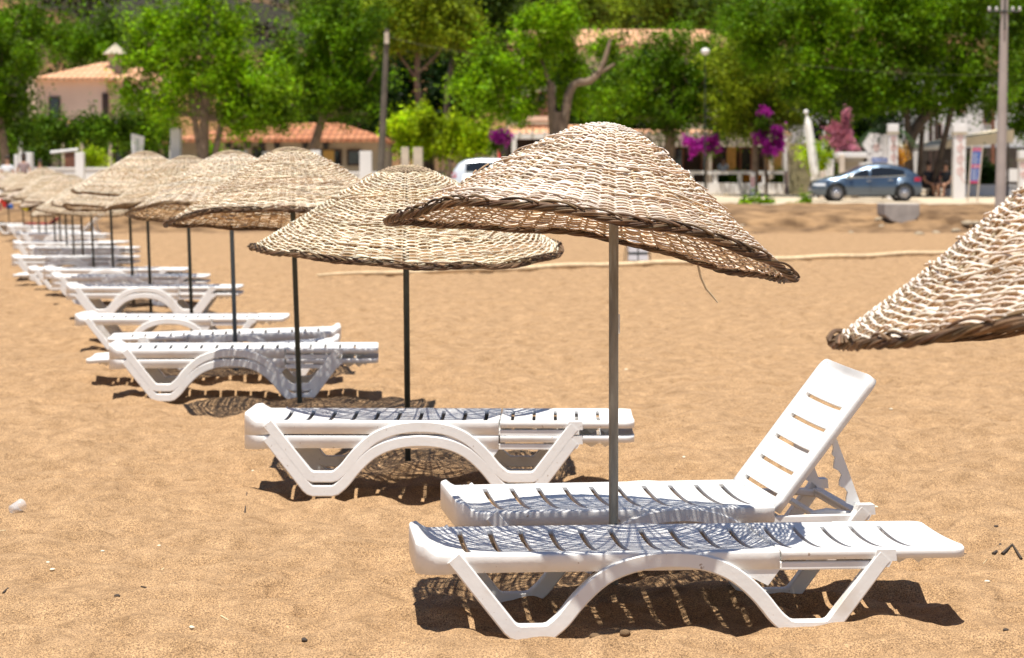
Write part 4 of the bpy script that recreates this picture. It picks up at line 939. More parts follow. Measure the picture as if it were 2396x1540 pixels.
for i in range(13):
    a_ = i/13*6.28; L_ = 1.0+.5*rs_.random(); d_ = Vector((math.cos(a_), math.sin(a_), 0)); pts = [c0 + d_*L_*t + Vector((0,0,.35*math.sin(t*2.2)-.95*t*t)) for t in (0,.25,.5,.75,1)]
    mb.tube(pts, [.02,.015,.012,.008,.004], 4); 
    for j in range(16):
        t = .15+.85*j/16; p = c0 + d_*L_*t + Vector((0,0,.35*math.sin(t*2.2)-.95*t*t)); sd = Vector((-d_.y, d_.x, 0))
        for s in (-1, 1):
            q = p + sd*s*.30*(1-.5*t) + Vector((0,0,-.14)) + d_*.10; mb.add([p, p+d_*.035, q], [(0,1,2)])
mb.build('frond', M['palm'], rt)
bush('dark_hedge', 'dark hedge behind the blue price banner', 108, 2300, 400, 50, 36, 'leaf_dark', 'hedge', seed=70, bl=[(2265,420,26,22),(2300,400,26,36),(2330,405,26,34),(2235,425,14,14)])
bush('yellow_bush', 'yellow flowering shrub between the white pillar and the dark curved trunk', 101, 2098, 375, 10, 20, 'bloom_orange', seed=71, bl=[(2098,365,9,12),(2098,385,10,14)])
# vine covered pergola on the left
D = 114; gzD = 1.1; root = empty('vine_pergola', (at(200, D), D, gzD), 'pergola overgrown by a thick band of green vine, left of the thick trunk', 'pergola'); loc = root.location
bl = [(u, 302+5*math.sin(u*.05), 28, 13, -1.6) for u in range(-30, 410, 20)] + [(u, 330, 26, 12, 2) for u in (-10, 30, 70, 130, 170, 300, 345)] + [(352,300,26,18), (20,360,30,30,1), (100,350,26,24,1), (335,322,26,20), (240,345,16,30,1)]
foliage('vine', [((c_[0]-loc.x, c_[1]-loc.y, c_[2]-loc.z), rx, min(ry,1.5), rz) for c_, rx, ry, rz in world_blobs(bl, D)], M['vine'], root, .15, 24, .5, 90, .3)
for u in (47, 148, 192, 258, 400):
    p = P(u, 300, D); mb = MB(); mb.box(p.x-loc.x-.08, p.x-loc.x+.08, -.08, .08, -.1, p.z-gzD); mb.build('post', M['plaster_white' if u < 60 or u > 300 else 'beam'], root)
for dz in (-1.5, 0, 1.5):
    mb = MB(); a = P(-60, 300, D); b = P(405, 300, D); mb.box(a.x-loc.x, b.x-loc.x, dz-.06, dz+.06, a.z-gzD, a.z-gzD+.14); mb.build('beam', M['beam'], root)
# ================================================================ BUILDINGS
def gnd(D): return road_z(D) if D < 112 else 1.1+(D-112)*.0108
def roof_hip(u0, u1, v_eave, v_ridge, ur0, ur1, D, depth, mt, parent, name='roof', over=.35):
    a = P(u0, v_eave, D); b = P(u1, v_eave, D); r0 = P(ur0, v_ridge, D); r1 = P(ur1, v_ridge, D); l = parent.location
    ze = a.z; zr = r0.z; y0, y1, ym = D-over, D+depth+over, D+depth/2
    vs = [(a.x,y0,ze),(b.x,y0,ze),(b.x,y1,ze),(a.x,y1,ze),(r0.x,ym,zr),(r1.x,ym,zr)]; vs += [(x,y,z-.14) for x,y,z in vs[:4]]
    vs = [(x-l.x, y-l.y, z-l.z) for x,y,z in vs]; mb = MB(); mb.add(vs, [(0,1,5,4),(1,2,5),(2,3,4,5),(3,0,4),(0,6,7,1),(1,7,8,2),(2,8,9,3),(3,9,6,0),(6,9,8,7)])
    o = mb.build(name, M[mt], parent); return o
def wall_box(u0, u1, v0, D, depth, mt, parent, name='wall', zb=None):
    a = P(u0, v0, D); b = P(u1, v0, D); l = parent.location; mb = MB(); mb.box(a.x-l.x, b.x-l.x, D-l.y, D+depth-l.y, (zb if zb is not None else gnd(D)-.3)-l.z, a.z-l.z); return mb.build(name, M[mt], parent)
def rect(u0, u1, v0, v1, D, mt, parent, name, th=.05, proud=.03, rel=True):
    a = P(u0, v1, D); b = P(u1, v0, D); l = parent.location if rel else Vector((0,0,0)); mb = MB(); mb.box(a.x-l.x, b.x-l.x, D-proud-th-l.y, D-proud+.06-l.y, a.z-l.z, b.z-l.z)
    o = mb.build(name, M[mt]); o.parent = parent; return o
def window(u0, u1, v0, v1, D, parent, fm='wood_dark', gm='glass', name='window', proud=.02):
    a = P(u0, v1, D); b = P(u1, v0, D); l = parent.location; x0, x1, z0, z1 = a.x-l.x, b.x-l.x, a.z-l.z, b.z-l.z; y = D-l.y-proud
    t = min(.09, (x1-x0)*.14); mb = MB(); mb.box(x0, x1, y-.05, y+.04, z0, z0+t); mb.box(x0, x1, y-.05, y+.04, z1-t, z1); mb.box(x0, x0+t, y-.05, y+.04, z0+t, z1-t); mb.box(x1-t, x1, y-.05, y+.04, z0+t, z1-t)
    if x1-x0 > 1: mb.box((x0+x1)/2-t/2, (x0+x1)/2+t/2, y-.05, y+.04, z0+t, z1-t)
    f = mb.build(name, M[fm], parent); mb = MB(); mb.box(x0+t, x1-t, y-.015, y+.03, z0+t, z1-t); mb.build('pane', M[gm], f); return f
def bld(name, u, D, label, cat='building', z=None): p = P(u, 400, D); return empty(name, (p.x, D, gnd(D) if z is None else z), label, cat)
# pink house
b = bld('pink_house', 200, 136, 'two-storey pink and cream house with hipped terracotta roof at the left', 'house')
wall_box(62, 247, 182, 136, 9, 'plaster_pink', b); wall_box(247, 350, 186, 137.2, 8, 'plaster_cream', b, 'side_wing')
roof_hip(82, 268, 183, 136, 205, 222, 136, 9.5, 'tile_pale', b, over=.6); roof_hip(238, 372, 188, 150, 290, 330, 137.2, 8, 'tile_pale', b, 'wing_roof', over=.5)
window(115,141,226,280,136,b); rect(240,254,218,285,136,'wood_dark',b,'shutter'); window(346,372,235,286,137.2,b); rect(150,400,284,289,135.0,'plaster_white',b,'balcony_edge',th=.6)
mb = MB(); c = P(270, 132, 139)-b.location; mb.lathe([(.42,-.3),(.42,.1),(.75,.12),(0,.75)], c=c, n=8, smooth=False); mb.box(c.x-.3,c.x+.3,c.y-.3,c.y+.3,c.z-2,c.z-.3); mb.build('chimney', M['plaster_grey'], b)
# small porch roof left
b = bld('porch', 60, 126, 'long low terracotta porch roof above the vine pergola at the left edge', 'porch'); wall_box(-60, 175, 296, 126, 4, 'plaster_grey', b); roof_hip(-70,170,293,276,-70,150,125,5,'tile_pale',b)
b = bld('restaurant', 180, 120, 'low shaded building under the vine with a tiled edge', 'building'); wall_box(60, 410, 330, 120, 5, 'plaster_grey', b)
for u0,u1 in ((70,120),(140,176),(268,300),(352,372),(384,402)): window(u0,u1,345,395,120,b,'wood_dark')
roof_hip(100,402,331,318,110,395,119.5,6,'tile',b)
# long low tiled building
b = bld('tiled_restaurant', 680, 117, 'long low building with terracotta hip roof and wall lanterns in the middle left', 'building')
wall_box(410, 896, 324, 117, 9, 'plaster_grey', b); o = roof_hip(405, 915, 326, 282, 560, 780, 116.4, 10, 'tile', b, over=.5)
for u0,u1,v0,v1 in ((545,570,345,392),(590,622,345,392),(655,690,347,392),(742,768,350,388),(776,800,350,388),(812,846,350,388)): window(u0,u1,v0,v1,117,b,'wood_dark')
for u in (534, 580, 612, 648, 714, 762): 
    f = P(u, 340, 116.8)-b.location; mb = MB(); mb.lathe([(.02,.35),(.10,.30),(.16,.1),(.12,-.12),(.04,-.16)], c=f, n=8, smooth=False); mb.tube([(f.x,f.y,f.z+.35),(f.x,f.y+.25,f.z+.45)], .02, 5); mb.build('lantern', M['trim'], b)
rect(756,782,352,392,116.9,'plaster_yellow',b,'curtain',th=.02)
# middle house
b = bld('balcony_house', 1230, 121, 'house with terracotta porch roof and dark red balcony left of the forked trunk', 'house')
wall_box(1185, 1300, 200, 124, 8, 'plaster_grey', b); wall_box(1150, 1460, 330, 121.5, 2.5, 'dark_in', b, 'ground_floor')
roof_hip(1186, 1470, 318, 290, 1192, 1460, 119, 5, 'tile_pale', b, over=.4); rect(1212,1282,274,284,122,'plaster_pink',b,'balcony_slab',th=1.2)
mb = MB(); a = P(1214,274,121)-b.location; c = P(1280,250,121)-b.location
for i in range(13): x = a.x+(c.x-a.x)*i/12; mb.box(x-.03,x+.03,0,.05,a.z,c.z)
mb.box(a.x-.03,c.x+.03,-.02,.07,c.z,c.z+.08); mb.build('balcony_railing', M['wood_brown'], b)
window(1220,1240,225,272,124,b,'wood_brown'); window(1255,1280,215,272,124,b,'wood_brown')
# terracotta house high behind
b = bld('high_roof_house', 1440, 170, 'house whose long pale terracotta roof shows above the trees at the top', 'house', z=gnd(170)); wall_box(1200, 1690, 100, 170, 12, 'plaster_cream', b); roof_hip(1172, 1720, 106, 54, 1205, 1680, 169, 14, 'tile_pale', b, over=.6); window(1260,1290,115,150,170,b); window(1500,1530,115,150,170,b)
# white buildings at the right
b = bld('white_hotel', 2200, 124, 'white two-storey building behind the huge dark tree at the right', 'building')
wall_box(1985, 2110, 330, 126, 8, 'plaster_white', b); wall_box(2140, 2420, 190, 125, 10, 'plaster_white', b, 'main_wall')
for u0,u1,v0,v1 in ((2236,2262,215,262),(2300,2322,220,290),(2186,2204,290,330),(2330,2352,225,262),(2380,2396,225,262)): window(u0,u1,v0,v1,125,b,'wood_brown')
for u in (2172,2186,2318): rect(u,u+9,200,400,124.5,'wood_dark' if u < 2300 else 'wood_brown',b,'wooden_post',th=.2)
rect(2196,2232,318,322,124.8,'trim',b,'canopy_edge',th=.5); rect(2150,2420,345,432,124.8,'dark_in',b,'shaded_front',th=.1); rect(2335,2420,395,425,118,'plaster_white',b,'low_white_front',th=.2)
b = bld('grey_house', 1910, 128, 'pale grey gabled wall between the leaning parasol and the oleander', 'house'); wall_box(1880, 1990, 255, 128, 6, 'plaster_white', b); window(1900,1925,290,330,128,b)
# restaurant terrace with pergola
D = 117; b = bld('terrace_restaurant', 1680, 120, 'dark terrace restaurant with pale pergola beams and ochre wall at the right', 'building')
wall_box(1440, 1850, 322, 121, 6, 'dark_in', b); rect(1788,1838,330,405,120.9,'plaster_yellow',b,'ochre_wall'); rect(1700,1722,340,405,120.9,'plaster_yellow',b,'ochre_wall')
for u0,u1 in ((1560,1600),(1640,1668),(1730,1760),(1800,1822)): window(u0,u1,342,404,120.9,b,'wood_brown')
for v,dd in ((322,117),(337,115.6)):
    a = P(1440,v,dd)-b.location; c = P(1850,v,dd)-b.location; mb = MB(); mb.box(a.x,c.x,a.y,a.y+.22,a.z-.13,a.z+.13); mb.build('beam', M['beam'], b)
for i in range(18):
    u = 1450+i*22; a = P(u,315,117.5)-b.location; mb = MB(); mb.box(a.x-.06,a.x+.06,-4.6,1,a.z-.05,a.z+.11); mb.build('rafter', M['beam'], b)
for u in (1158,1201,1660,1767,1806,1836):
    pass
for u,m_ in ((1500,'beam'),(1660,'beam'),(1767,'wood_brown'),(1806,'beam'),(1836,'plaster_white')):
    a = P(u,322,116.5)-b.location; mb = MB(); mb.box(a.x-.11,a.x+.11,a.y,a.y+.2,gnd(116)-b.location.z-.2,a.z); mb.build('post', M[m_], b)
roof_hip(1430,1850,312,300,1440,1840,118.5,6,'tile_pale',b)
# pergola in the middle
b = bld('white_pergola', 1230, 112, 'white pergola frame in front of the balcony house', 'pergola')
for v in (318,): 
    a = P(1150,v,112)-b.location; c = P(1400,v,112)-b.location; mb = MB(); mb.box(a.x,c.x,0,.15,a.z-.09,a.z+.09); mb.build('beam', M['plaster_white'], b); mb = MB(); mb.box(a.x,c.x,3,3.15,a.z-.09,a.z+.09); mb.build('beam', M['plaster_white'], b)
for u in (1203,1290,1390): a = P(u,318,112)-b.location; mb = MB(); mb.box(a.x-.11,a.x+.11,0,.2,-.2,a.z-.09); mb.build('post', M['plaster_white'], b)
for u in (1215,1245,1275,1305,1335,1365): a = P(u,318,112)-b.location; mb = MB(); mb.box(a.x-.05,a.x+.05,-.3,3.4,a.z+.09,a.z+.2); mb.build('rafter', M['plaster_white'], b)

# ================================================================ WALLS, PILLARS, POLES
def pillar(label, u, v_top, wpx, D, mt='plaster_white', cap=False, name='white_pillar', group=None, dep=None, zb=None):
    p = P(u, v_top, D); r = wpx/2/S(D); z0 = (gnd(D) if zb is None else zb); root = empty(name, (p.x, D, z0), label, 'pillar', group); dep = dep or r
    mb = MB(); mb.box(-r, r, -dep, dep, -.3, p.z-z0-(.30 if cap else 0)); s = mb.build('shaft', M[mt], root, bevel=.02)
    if cap: mb = MB(); mb.box(-r*1.22, r*1.22, -dep*1.2, dep*1.2, p.z-z0-.42, p.z-z0-.32); mb.build('moulding', M['plaster_grey'], root, bevel=.01); mb = MB(); mb.box(-r*1.12, r*1.12, -dep*1.1, dep*1.1, p.z-z0-.32, p.z-z0); mb.build('cap', M[mt], root, bevel=.02)
    return root, r, dep, p.z-z0
GP = 'white pillars along the beach wall'
pillar('white pillar of the beach wall right of the far parasols', 187, 357, 20, 98, group=GP); pillar('short round-topped white pillar at the left edge beside the man in white', 38, 362, 9, 98, group=GP); pillar('white pillar behind the woman in a printed top', 62, 357, 28, 99, group=GP)
pillar('tall wide white pillar left of the thick tree trunk', 412, 302, 22, 101, group=GP, dep=.35); pillar('white pillar behind the cap of the fourth parasol, left one', 563, 352, 30, 101, group=GP); pillar('white pillar just left of the third parasol cap', 628, 355, 26, 101, group=GP)
pillar('short white pillar right of the third parasol cap', 738, 352, 24, 101, group=GP); pillar('white pillar beside the foot of the leaning timber pole', 856, 354, 28, 100, group=GP)
pillar('beige pillar under the bright clipped tree, left one', 948, 345, 18, 106, 'beam', group=GP); pillar('beige pillar under the bright clipped tree, right one', 978, 345, 22, 106, 'beam', group=GP); pillar('beige pillar under the purple bougainvillea beside the white car roof', 1157, 330, 16, 107, 'beam', group=GP)
# inscribed leaning panel
p = P(326, 400, 100); r_ = empty('leaning_panel', (p.x, 100, gnd(100)), 'leaning white panel with a faint green line of writing left of the tall pillar', 'sign'); q = [P(u, v, 100) for u, v in ((311,400),(331,400),(338,320),(307,312))]
mb = MB(); mb.prism([(a.x-p.x, a.z-gnd(100)) for a in q], -.06, .06); pn = mb.build('panel', M['plaster_white'], r_)
M['green_ink'] = mat('green_ink', (.20,.28,.18), rough=.8); mb = MB()
for i in range(7): a = P(322+.3*i, 328+i*7, 100); mb.box(a.x-p.x-.06, a.x-p.x+.07, -.066, -.061, a.z-gnd(100)-.03, a.z-gnd(100)+.03)
mb.build('writing', M['green_ink'], pn)
def low_wall(label, u0, u1, v_top, D, mt='plaster_white', th=.25, name='beach_wall'):
    a = P(u0, v_top, D); c = P(u1, v_top, D); z0 = gnd(D); root = empty(name, (a.x, D, z0), label, 'wall'); mb = MB(); mb.box(0, c.x-a.x, 0, th, -.4, a.z-z0-.08); mb.build('wall', M[mt], root); mb = MB(); mb.box(-.03, c.x-a.x+.03, -.04, th+.04, a.z-z0-.08, a.z-z0); mb.build('coping', M[mt], root, bevel=.01); return root
low_wall('long low white wall behind the far parasols at the left', -80, 600, 392, 99.2); low_wall('low white wall behind the third parasol and the timber pole', 600, 905, 402, 101.4); low_wall('low white kerb wall behind the banner at the right', 2210, 2500, 432, 106)
# brown gate with small tiled ledge
p = P(165, 370, 100.5); b = empty('brown_gate_post', (p.x, 100.5, gnd(100)), 'reddish brown post with a short white rail at the left', 'post'); mb = MB(); mb.box(-.22, .22, -.1, .1, -.2, P(165,357,100.5).z-gnd(100)); mb.build('post', M['wood_brown'], b)
mb = MB(); a = P(118,357,100.4)-b.location; c = P(183,350,100.4)-b.location; mb.tube([a, c], .07, 6); mb.build('rail', M['plaster_white'], b)
# terrace planter wall with railing
D = 111.5; a = P(1560, 428, D); c = P(1846, 428, D); z0 = gnd(D); b = empty('planter_wall', (a.x, D, z0), 'grey-white planter wall with a thin rail in front of the terrace restaurant', 'wall'); L_ = c.x-a.x
mb = MB(); mb.box(0, L_, 0, .3, -.3, a.z-z0); mb.box(0, L_, 1.1, 1.3, -.3, a.z-z0); mb.box(L_-.3, L_, .3, 1.1, -.3, a.z-z0); mb.build('trough', M['plaster_white'], b)
zt = P(1560,400,D).z-z0; mb = MB(); mb.box(0, L_, .03, .22, zt-.16, zt); mb.build('rail', M['plaster_white'], b)
for i in range(6): x = L_*i/5; x = min(max(x, .12), L_-.12); mb = MB(); mb.box(x-.1, x+.1, .04, .2, a.z-z0, zt-.16); mb.build('rail_post', M['plaster_white'], b)
for i, (u, v, m_) in enumerate(((1718,418,'leaf_mid'),(1752,418,'bloom_orange'),(1775,420,'bloom_orange'),(1855-30,421,'leaf_mid'),(1885-60,415,'leaf_mid'),(1690,420,'leaf_dark'))):
    p = P(u, v, D+.7); foliage('plant', [((p.x-b.location.x, .7, p.z-z0), .42, .3, .2)], M[m_], b, .08, 90, .2, 200+i, .2)
# reed screen
D = 110; a = P(1846,440,D); c = P(1898,335,D); b = empty('reed_screen', (a.x, D, gnd(D)), 'tall brown reed screen panel left of the leaning white parasol', 'screen'); mb = MB(); mb.box(0,c.x-a.x,0,.06,-.1,c.z-gnd(D)); mb.build('panel', M['reed_screen'], b); mb = MB(); mb.box(-.08,0,-.03,.09,-.1,c.z-gnd(D)+.1); mb.build('post', M['beam'], b); mb = MB(); mb.box(-.16,-.08,-.03,.09,-.1,P(0,402,D).z-gnd(D)); mb.build('purple_board', M['maroon'], b)
# leaning furled parasol
D = 100; pts = [P(1909,418,D),P(1903,380,D),P(1897,330,D),P(1891,290,D),P(1888,272,D)]
b = empty('furled_parasol', tuple(pts[0]), 'tall furled cream parasol leaning slightly left of the oleander', 'parasol'); b.location.z = gnd(D); q = [p-b.location for p in pts]; mb = MB(); rs_ = random.Random(2); vs = []; n = 12
prof = [(q[0], .10), (q[0].lerp(q[1], .3), .15), (q[1], .165), (q[2], .155), (q[3], .13), (q[4], .06)]
for p, r in prof:
    for k in range(n): a_ = k/n*6.283; rr_ = r*(1+.13*(-1)**k); vs.append((p.x+rr_*math.cos(a_), p.y+rr_*math.sin(a_), p.z))
mb.add(vs, [(i*n+k, i*n+(k+1)%n, (i+1)*n+(k+1)%n, (i+1)*n+k) for i in range(len(prof)-1) for k in range(n)]); mb.build('folded_canopy', M['canvas'], b)
mb = MB(); mb.tube([q[0]+Vector((.02,0,-1.0)) if q[0].z > 1 else Vector((q[0].x,0,-.1)), q[0], q[4], P(1886,258,D)-b.location], .035, 8); mb.build('pole', M['plaster_white'], b)
mb = MB(); mb.lathe([(0,-.10),(.10,-.03),(.11,.04),(.04,.11),(0,.12)], c=P(1886,263,D)-b.location, n=10); mb.build('finial', M['plaster_white'], b)
# red furled parasol and tables behind the white car
D = 112; p0, p1 = P(1163,395,D), P(1160,345,D); b = empty('red_parasol', (p0.x, D, gnd(D)), 'furled red parasol in the shade behind the white car', 'parasol'); mb = MB(); z1 = p1.z-gnd(D); mb.lathe([(.12,z1-1.5),(.30,z1-1.35),(.2,z1-.6),(.04,z1)], n=10, smooth=False); mb.build('folded_canopy', M['shirt_red'], b); mb = MB(); mb.tube([(0,0,-.1),(0,0,z1)], .03, 6); mb.build('pole', M['wood_dark'], b)
def tbl(label, u, D, m_, seed=0):
    b = empty('cafe_table', (at(u, D), D, gnd(D)), label, 'table', 'cafe tables behind the white car'); mb = MB(); mb.box(-.7,.7,-.4,.4,.72,.78); mb.build('tabletop', M[m_], b)
    for sx in (-1,1):
        for sy in (-1,1): mb = MB(); mb.box(sx*.62-.03,sx*.62+.03,sy*.33-.03,sy*.33+.03,0,.72); mb.build('leg', M['wood_dark'], b)
    mb = MB(); mb.box(-.72,.72,-.42,-.41,.45,.77); mb.build('tablecloth_edge', M[m_], b)
tbl('teal covered cafe table left of the white car', 1030, 109, 'teal'); tbl('dark red cafe table just left of the white car tail', 1052, 108, 'maroon'); tbl('blue cafe table under the bright clipped tree', 1000, 110.5, 'teal')
# sign plate in front of the planter wall
D = 104; p = P(1761,450,D); b = empty('marker_post', (p.x, D, gnd(D)), 'white marker post with a red stripe in front of the planter wall', 'post'); zt = P(0,403,D).z-gnd(D); mb = MB(); mb.box(-.10,.10,-.04,.04,-.05,zt); mb.build('post', M['plaster_white'], b, bevel=.01)
mb = MB()
for x in (-.06,.025): mb.box(x,x+.035,-.046,-.041,zt-.62,zt-.20)
mb.build('red_stripe', M['red_ink'], b); mb = MB(); mb.box(-.25,.25,-.2,.2,-.02,.07); mb.build('base', M['concrete'], b, bevel=.02)
# monument and swirl pillars
def swirl(u, v, r, D, y, parent, turns=1.8, tail=0):
    c = P(u, v, D)-parent.location; s = S(D); pts = []
    for i in range(30):
        t = i/29; a_ = t*turns*6.283; rr_ = r/s*(.12+.88*t); pts.append((c.x+rr_*math.cos(a_), y, c.z+rr_*math.sin(a_)))
    if tail: pts += [(pts[-1][0]-.03, y, pts[-1][2]-.12), (pts[-1][0]+.10, y, pts[-1][2]-.30)]
    mb = MB(); mb.tube(pts, .014, 5); o = mb.build('swirl', M['swirl'], parent); return o
r1, rr1, dd1, h1 = pillar('white pillar with coral swirls and a cap beside the monument', 2089, 290, 22, 98, cap=True, name='swirl_pillar', group='pillars painted with coral swirls')
for v, r in ((325,8),(345,8.5),(368,8),(395,8)): swirl(2090, v, r, 98, -dd1-.002, r1, tail=1)
r2, rr2, dd2, h2 = pillar('white pillar with coral swirls left of the blue banner', 2244, 291, 28, 99, cap=True, name='swirl_pillar', group='pillars painted with coral swirls')
for v, r in ((322,9),(347,9),(373,10),(400,10)): swirl(2245, v, r, 99, -dd2-.002, r2, tail=1)
r3, rr3, dd3, h3 = pillar('white pillar with coral swirls at the right edge', 2397, 352, 26, 97, cap=True, name='swirl_pillar', group='pillars painted with coral swirls')
for v in (385,408): swirl(2392, v, 8, 97, -dd3-.002, r3)
D = 98.6; z0 = gnd(D); q = [P(u,v,D) for u,v in ((1992,440),(2087,440),(2087,316),(2036,311),(2019,338),(2034,362),(2022,372))]; b = empty('monument_sign', (q[0].x, D, z0), 'white cut-out monument board with two blue labels behind the slate blue car', 'sign')
mb = MB(); mb.prism([(a.x-q[0].x, a.z-z0) for a in q], 0, .25); mb.build('board', M['plaster_white'], b); swirl(2052,345,9,D,-.004,b)
for u0,u1,v0,v1 in ((2040,2076,370,380),(2026,2082,396,409)):
    lb_ = rect(u0,u1,v0,v1,D,'label_blue',b,'label',th=.02,proud=.0); mb = MB(); rl = random.Random(u0); a = P(u0+3,(v0+v1)/2,D)-b.location; x = a.x
    while x < (P(u1-3,v0,D)-b.location).x: w_ = rl.uniform(.04,.09); mb.box(x, x+w_, -.024, -.021, a.z-.035, a.z+.035); x += w_+.035
    mb.build('lettering', M['white_line'], lb_)
# kiosk box
D = 99; p = P(1992,400,D); b = empty('kiosk', (p.x, D, gnd(D)), 'small kiosk with a white flat roof behind the hood of the slate blue car', 'kiosk'); zt = P(0,357,D).z-gnd(D); mb = MB(); mb.box(-.28,.28,-.2,.3,0,zt-.4); mb.build('body', M['plaster_grey'], b); mb = MB(); mb.box(-.58,.58,-.4,.5,zt-.4,zt-.22); mb.build('fascia', M['plaster_grey'], b); mb = MB(); mb.box(-.62,.62,-.45,.55,zt-.22,zt); mb.build('flat_roof', M['plaster_white'], b, bevel=.03); mb = MB(); mb.box(-.2,.2,-.22,-.201,.5,zt-1.0); mb.build('blue_screen', M['label_blue'], b)
for u,lb in ((1970,'short stone post left of the kiosk'),(1925,'low white post near the oleander foot')): pillar(lb, u, 362 if u>1950 else 400, 12, 98.5, 'beam', name='stone_post', group='small posts by the oleander')
# awning
D = 107; a0 = P(2142,347,104); a1 = P(2372,318,104); b = empty('awning', (a0.x, 104, gnd(104)), 'long beige awning rising to the right behind the concrete pole', 'awning'); l = b.location; a2 = P(2142,352,110); mb = MB()
A_ = a0-l; B_ = a1-l; mb.add([A_+Vector((0,0,-.12)), B_+Vector((0,0,-.28)), B_+Vector((0,0,.28)), A_+Vector((0,0,.10)), A_+Vector((0,3,.14)), B_+Vector((0,3,.36)), A_+Vector((0,3,.08)), B_+Vector((0,3,.28))], [(0,1,2,3),(3,2,5,4),(0,6,7,1),(4,5,7,6),(0,3,4,6),(1,7,5,2)]); mb.build('cloth', M['awning'], b)
mb = MB(); mb.tube([A_+Vector((-.2,-.05,.02)), A_+Vector((1.1,-.05,.08))], .16, 10); mb.build('rolled_end', M['canvas'], b)
for t in (.05,.5,.95): p = A_.lerp(B_, t); mb = MB(); mb.tube([(p.x,.1,-.1),(p.x,.1,p.z)], .05, 8); mb.build('post', M['timber'], b)
mb = MB(); p = P(2128,352,103)-l; 
bush('white_flower_bush', 'pale blue-white flowering shrub beside the dark curved trunk', 102, 2096, 345, 9, 14, 'canvas', seed=81)
# price banner
D = 92; z0 = gnd(92); top = P(0,335,D).z; b = empty('price_banner', (at(2280,D), D, z0), 'tall blue and pink price banner on two thin metal posts', 'sign'); l = b.location; c_ = [P(2270,429,D)-l, P(2290,429,D)-l, P(2297,346,D)-l, P(2276,346,D)-l]
mb = MB(); mb.add([tuple(v) for v in c_]+[(v.x, .03, v.z) for v in c_], [(0,1,2,3),(7,6,5,4),(0,4,5,1),(1,5,6,2),(2,6,7,3),(3,7,4,0)]); pn = mb.build('panel', M['label_blue'], b)
def band(t0, t1, mt, parent, s0=0, s1=1, y=-.004, name='band'):
    def pt(s, t): lo = c_[0].lerp(c_[1], s); hi = c_[3].lerp(c_[2], s); return lo.lerp(hi, t)
    q = [pt(s0,t0), pt(s1,t0), pt(s1,t1), pt(s0,t1)]; mb.add([(v.x, y, v.z) for v in q]+[(v.x, y+.003, v.z) for v in q], [(0,1,2,3),(7,6,5,4),(0,4,5,1),(1,5,6,2),(2,6,7,3),(3,7,4,0)])
mb = MB(); band(.90,1,'',0); band(.43,.53,'',0); band(0,.07,'',0); mb.build('pink_band', M['label_pink'], pn)
mb = MB(); rl = random.Random(8)
for t in [.10+.032*i for i in range(10)] + [.56+.034*i for i in range(9)]: band(t, t+.011, '', 0, .12, .55+.35*rl.random(), -.006)
for t in (.46,.49,.93): band(t, t+.012, '', 0, .2, .8, -.008)
mb.build('text_line', M['white_line'], pn)
for u0, v0, u1, v1 in ((2262,470,2275,338),(2284,470,2299,338)):
    a = P(u0,v0,D)-l; c = P(u1,v1,D)-l; a.z = -.4; mb = MB(); mb.tube([a, c], .032, 8); mb.build('post', M['beam'], b)
# poles and wires
def gbank(D): return road_z(D) if D > 82 else max(0, (D-72)/9.5*.8)
D = 79; a = P(2340,492,D); t_ = P(2352,-60,D); b = empty('concrete_pole', (a.x, D, gbank(D)), 'tall concrete utility pole with wire brackets at the right edge', 'utility pole'); l = b.location; mb = MB(); mb.tube([Vector((0,0,-.4)), t_-l], [.185,.118], 12); mb.build('shaft', M['concrete_pole'], b)
mb = MB(); p = P(2348,28,D)-l; mb.tube([p+Vector((-.5,-.1,.02)), p+Vector((.5,-.1,.0))], .035, 6); mb.tube([p+Vector((0,-.2,-.6)), p+Vector((0,-.2,.5))], .03, 6); mb.build('bracket', M['dark_metal'], b)
for x in (-.48,-.25,.28,.5): mb = MB(); mb.lathe([(.03,0),(.055,.03),(.03,.07),(.05,.11),(0,.15)], c=p+Vector((x,-.1,.02)), n=8); mb.build('insulator', M['plaster_white'], b)
D = 99; a = P(889,392,D); t_ = P(906,68,D); b = empty('timber_pole', (a.x, D, gnd(D)), 'grey timber utility pole leaning slightly behind the second parasol', 'utility pole'); l = b.location; mb = MB(); mb.tube([a-l+Vector((-.02,0,-1.2)), t_-l], [.17,.10], 10); mb.build('shaft', M['timber'], b)
mb = MB(); p = P(905,88,D)-l; mb.box(p.x-.09,p.x+.09,-.2,-.1,p.z-.25,p.z+.2); mb.build('bracket', M['beam'], b)
def wire(label, A, B, sag, r=.012):
    pts = []
    for i in range(25): t = i/24; p = A.lerp(B, t); p.z -= sag*4*t*(1-t); pts.append(p)
    mb = MB(); mb.tube(pts, r, 5); tag(mb.build('power_line', M['timber']), label, 'power line', 'overhead power lines')
wire('thin power line leaving the timber pole to the right', P(906,85,98.8), P(1260,125,112), .3, .010); wire('thin power line reaching the concrete pole from the left across the huge tree', P(1860,150,92), P(2348,176,79), .12, .005)
# street lamp globe in the trees
D = 104; b = empty('street_lamp', (at(1648,D), D, gnd(D)), 'street lamp with a white globe showing among the leaves', 'street lamp'); h = P(0,126,D).z-gnd(D); mb = MB(); mb.tube([(0,0,0),(0,0,h)], [.035,.022], 8); mb.build('post', M['dark_metal'], b); mb = MB(); mb.lathe([(0,-.17),(.15,-.1),(.2,0),(.15,.1),(0,.16)], c=(0,0,h+.1), n=14); mb.build('globe', M['plaster_white'], b)
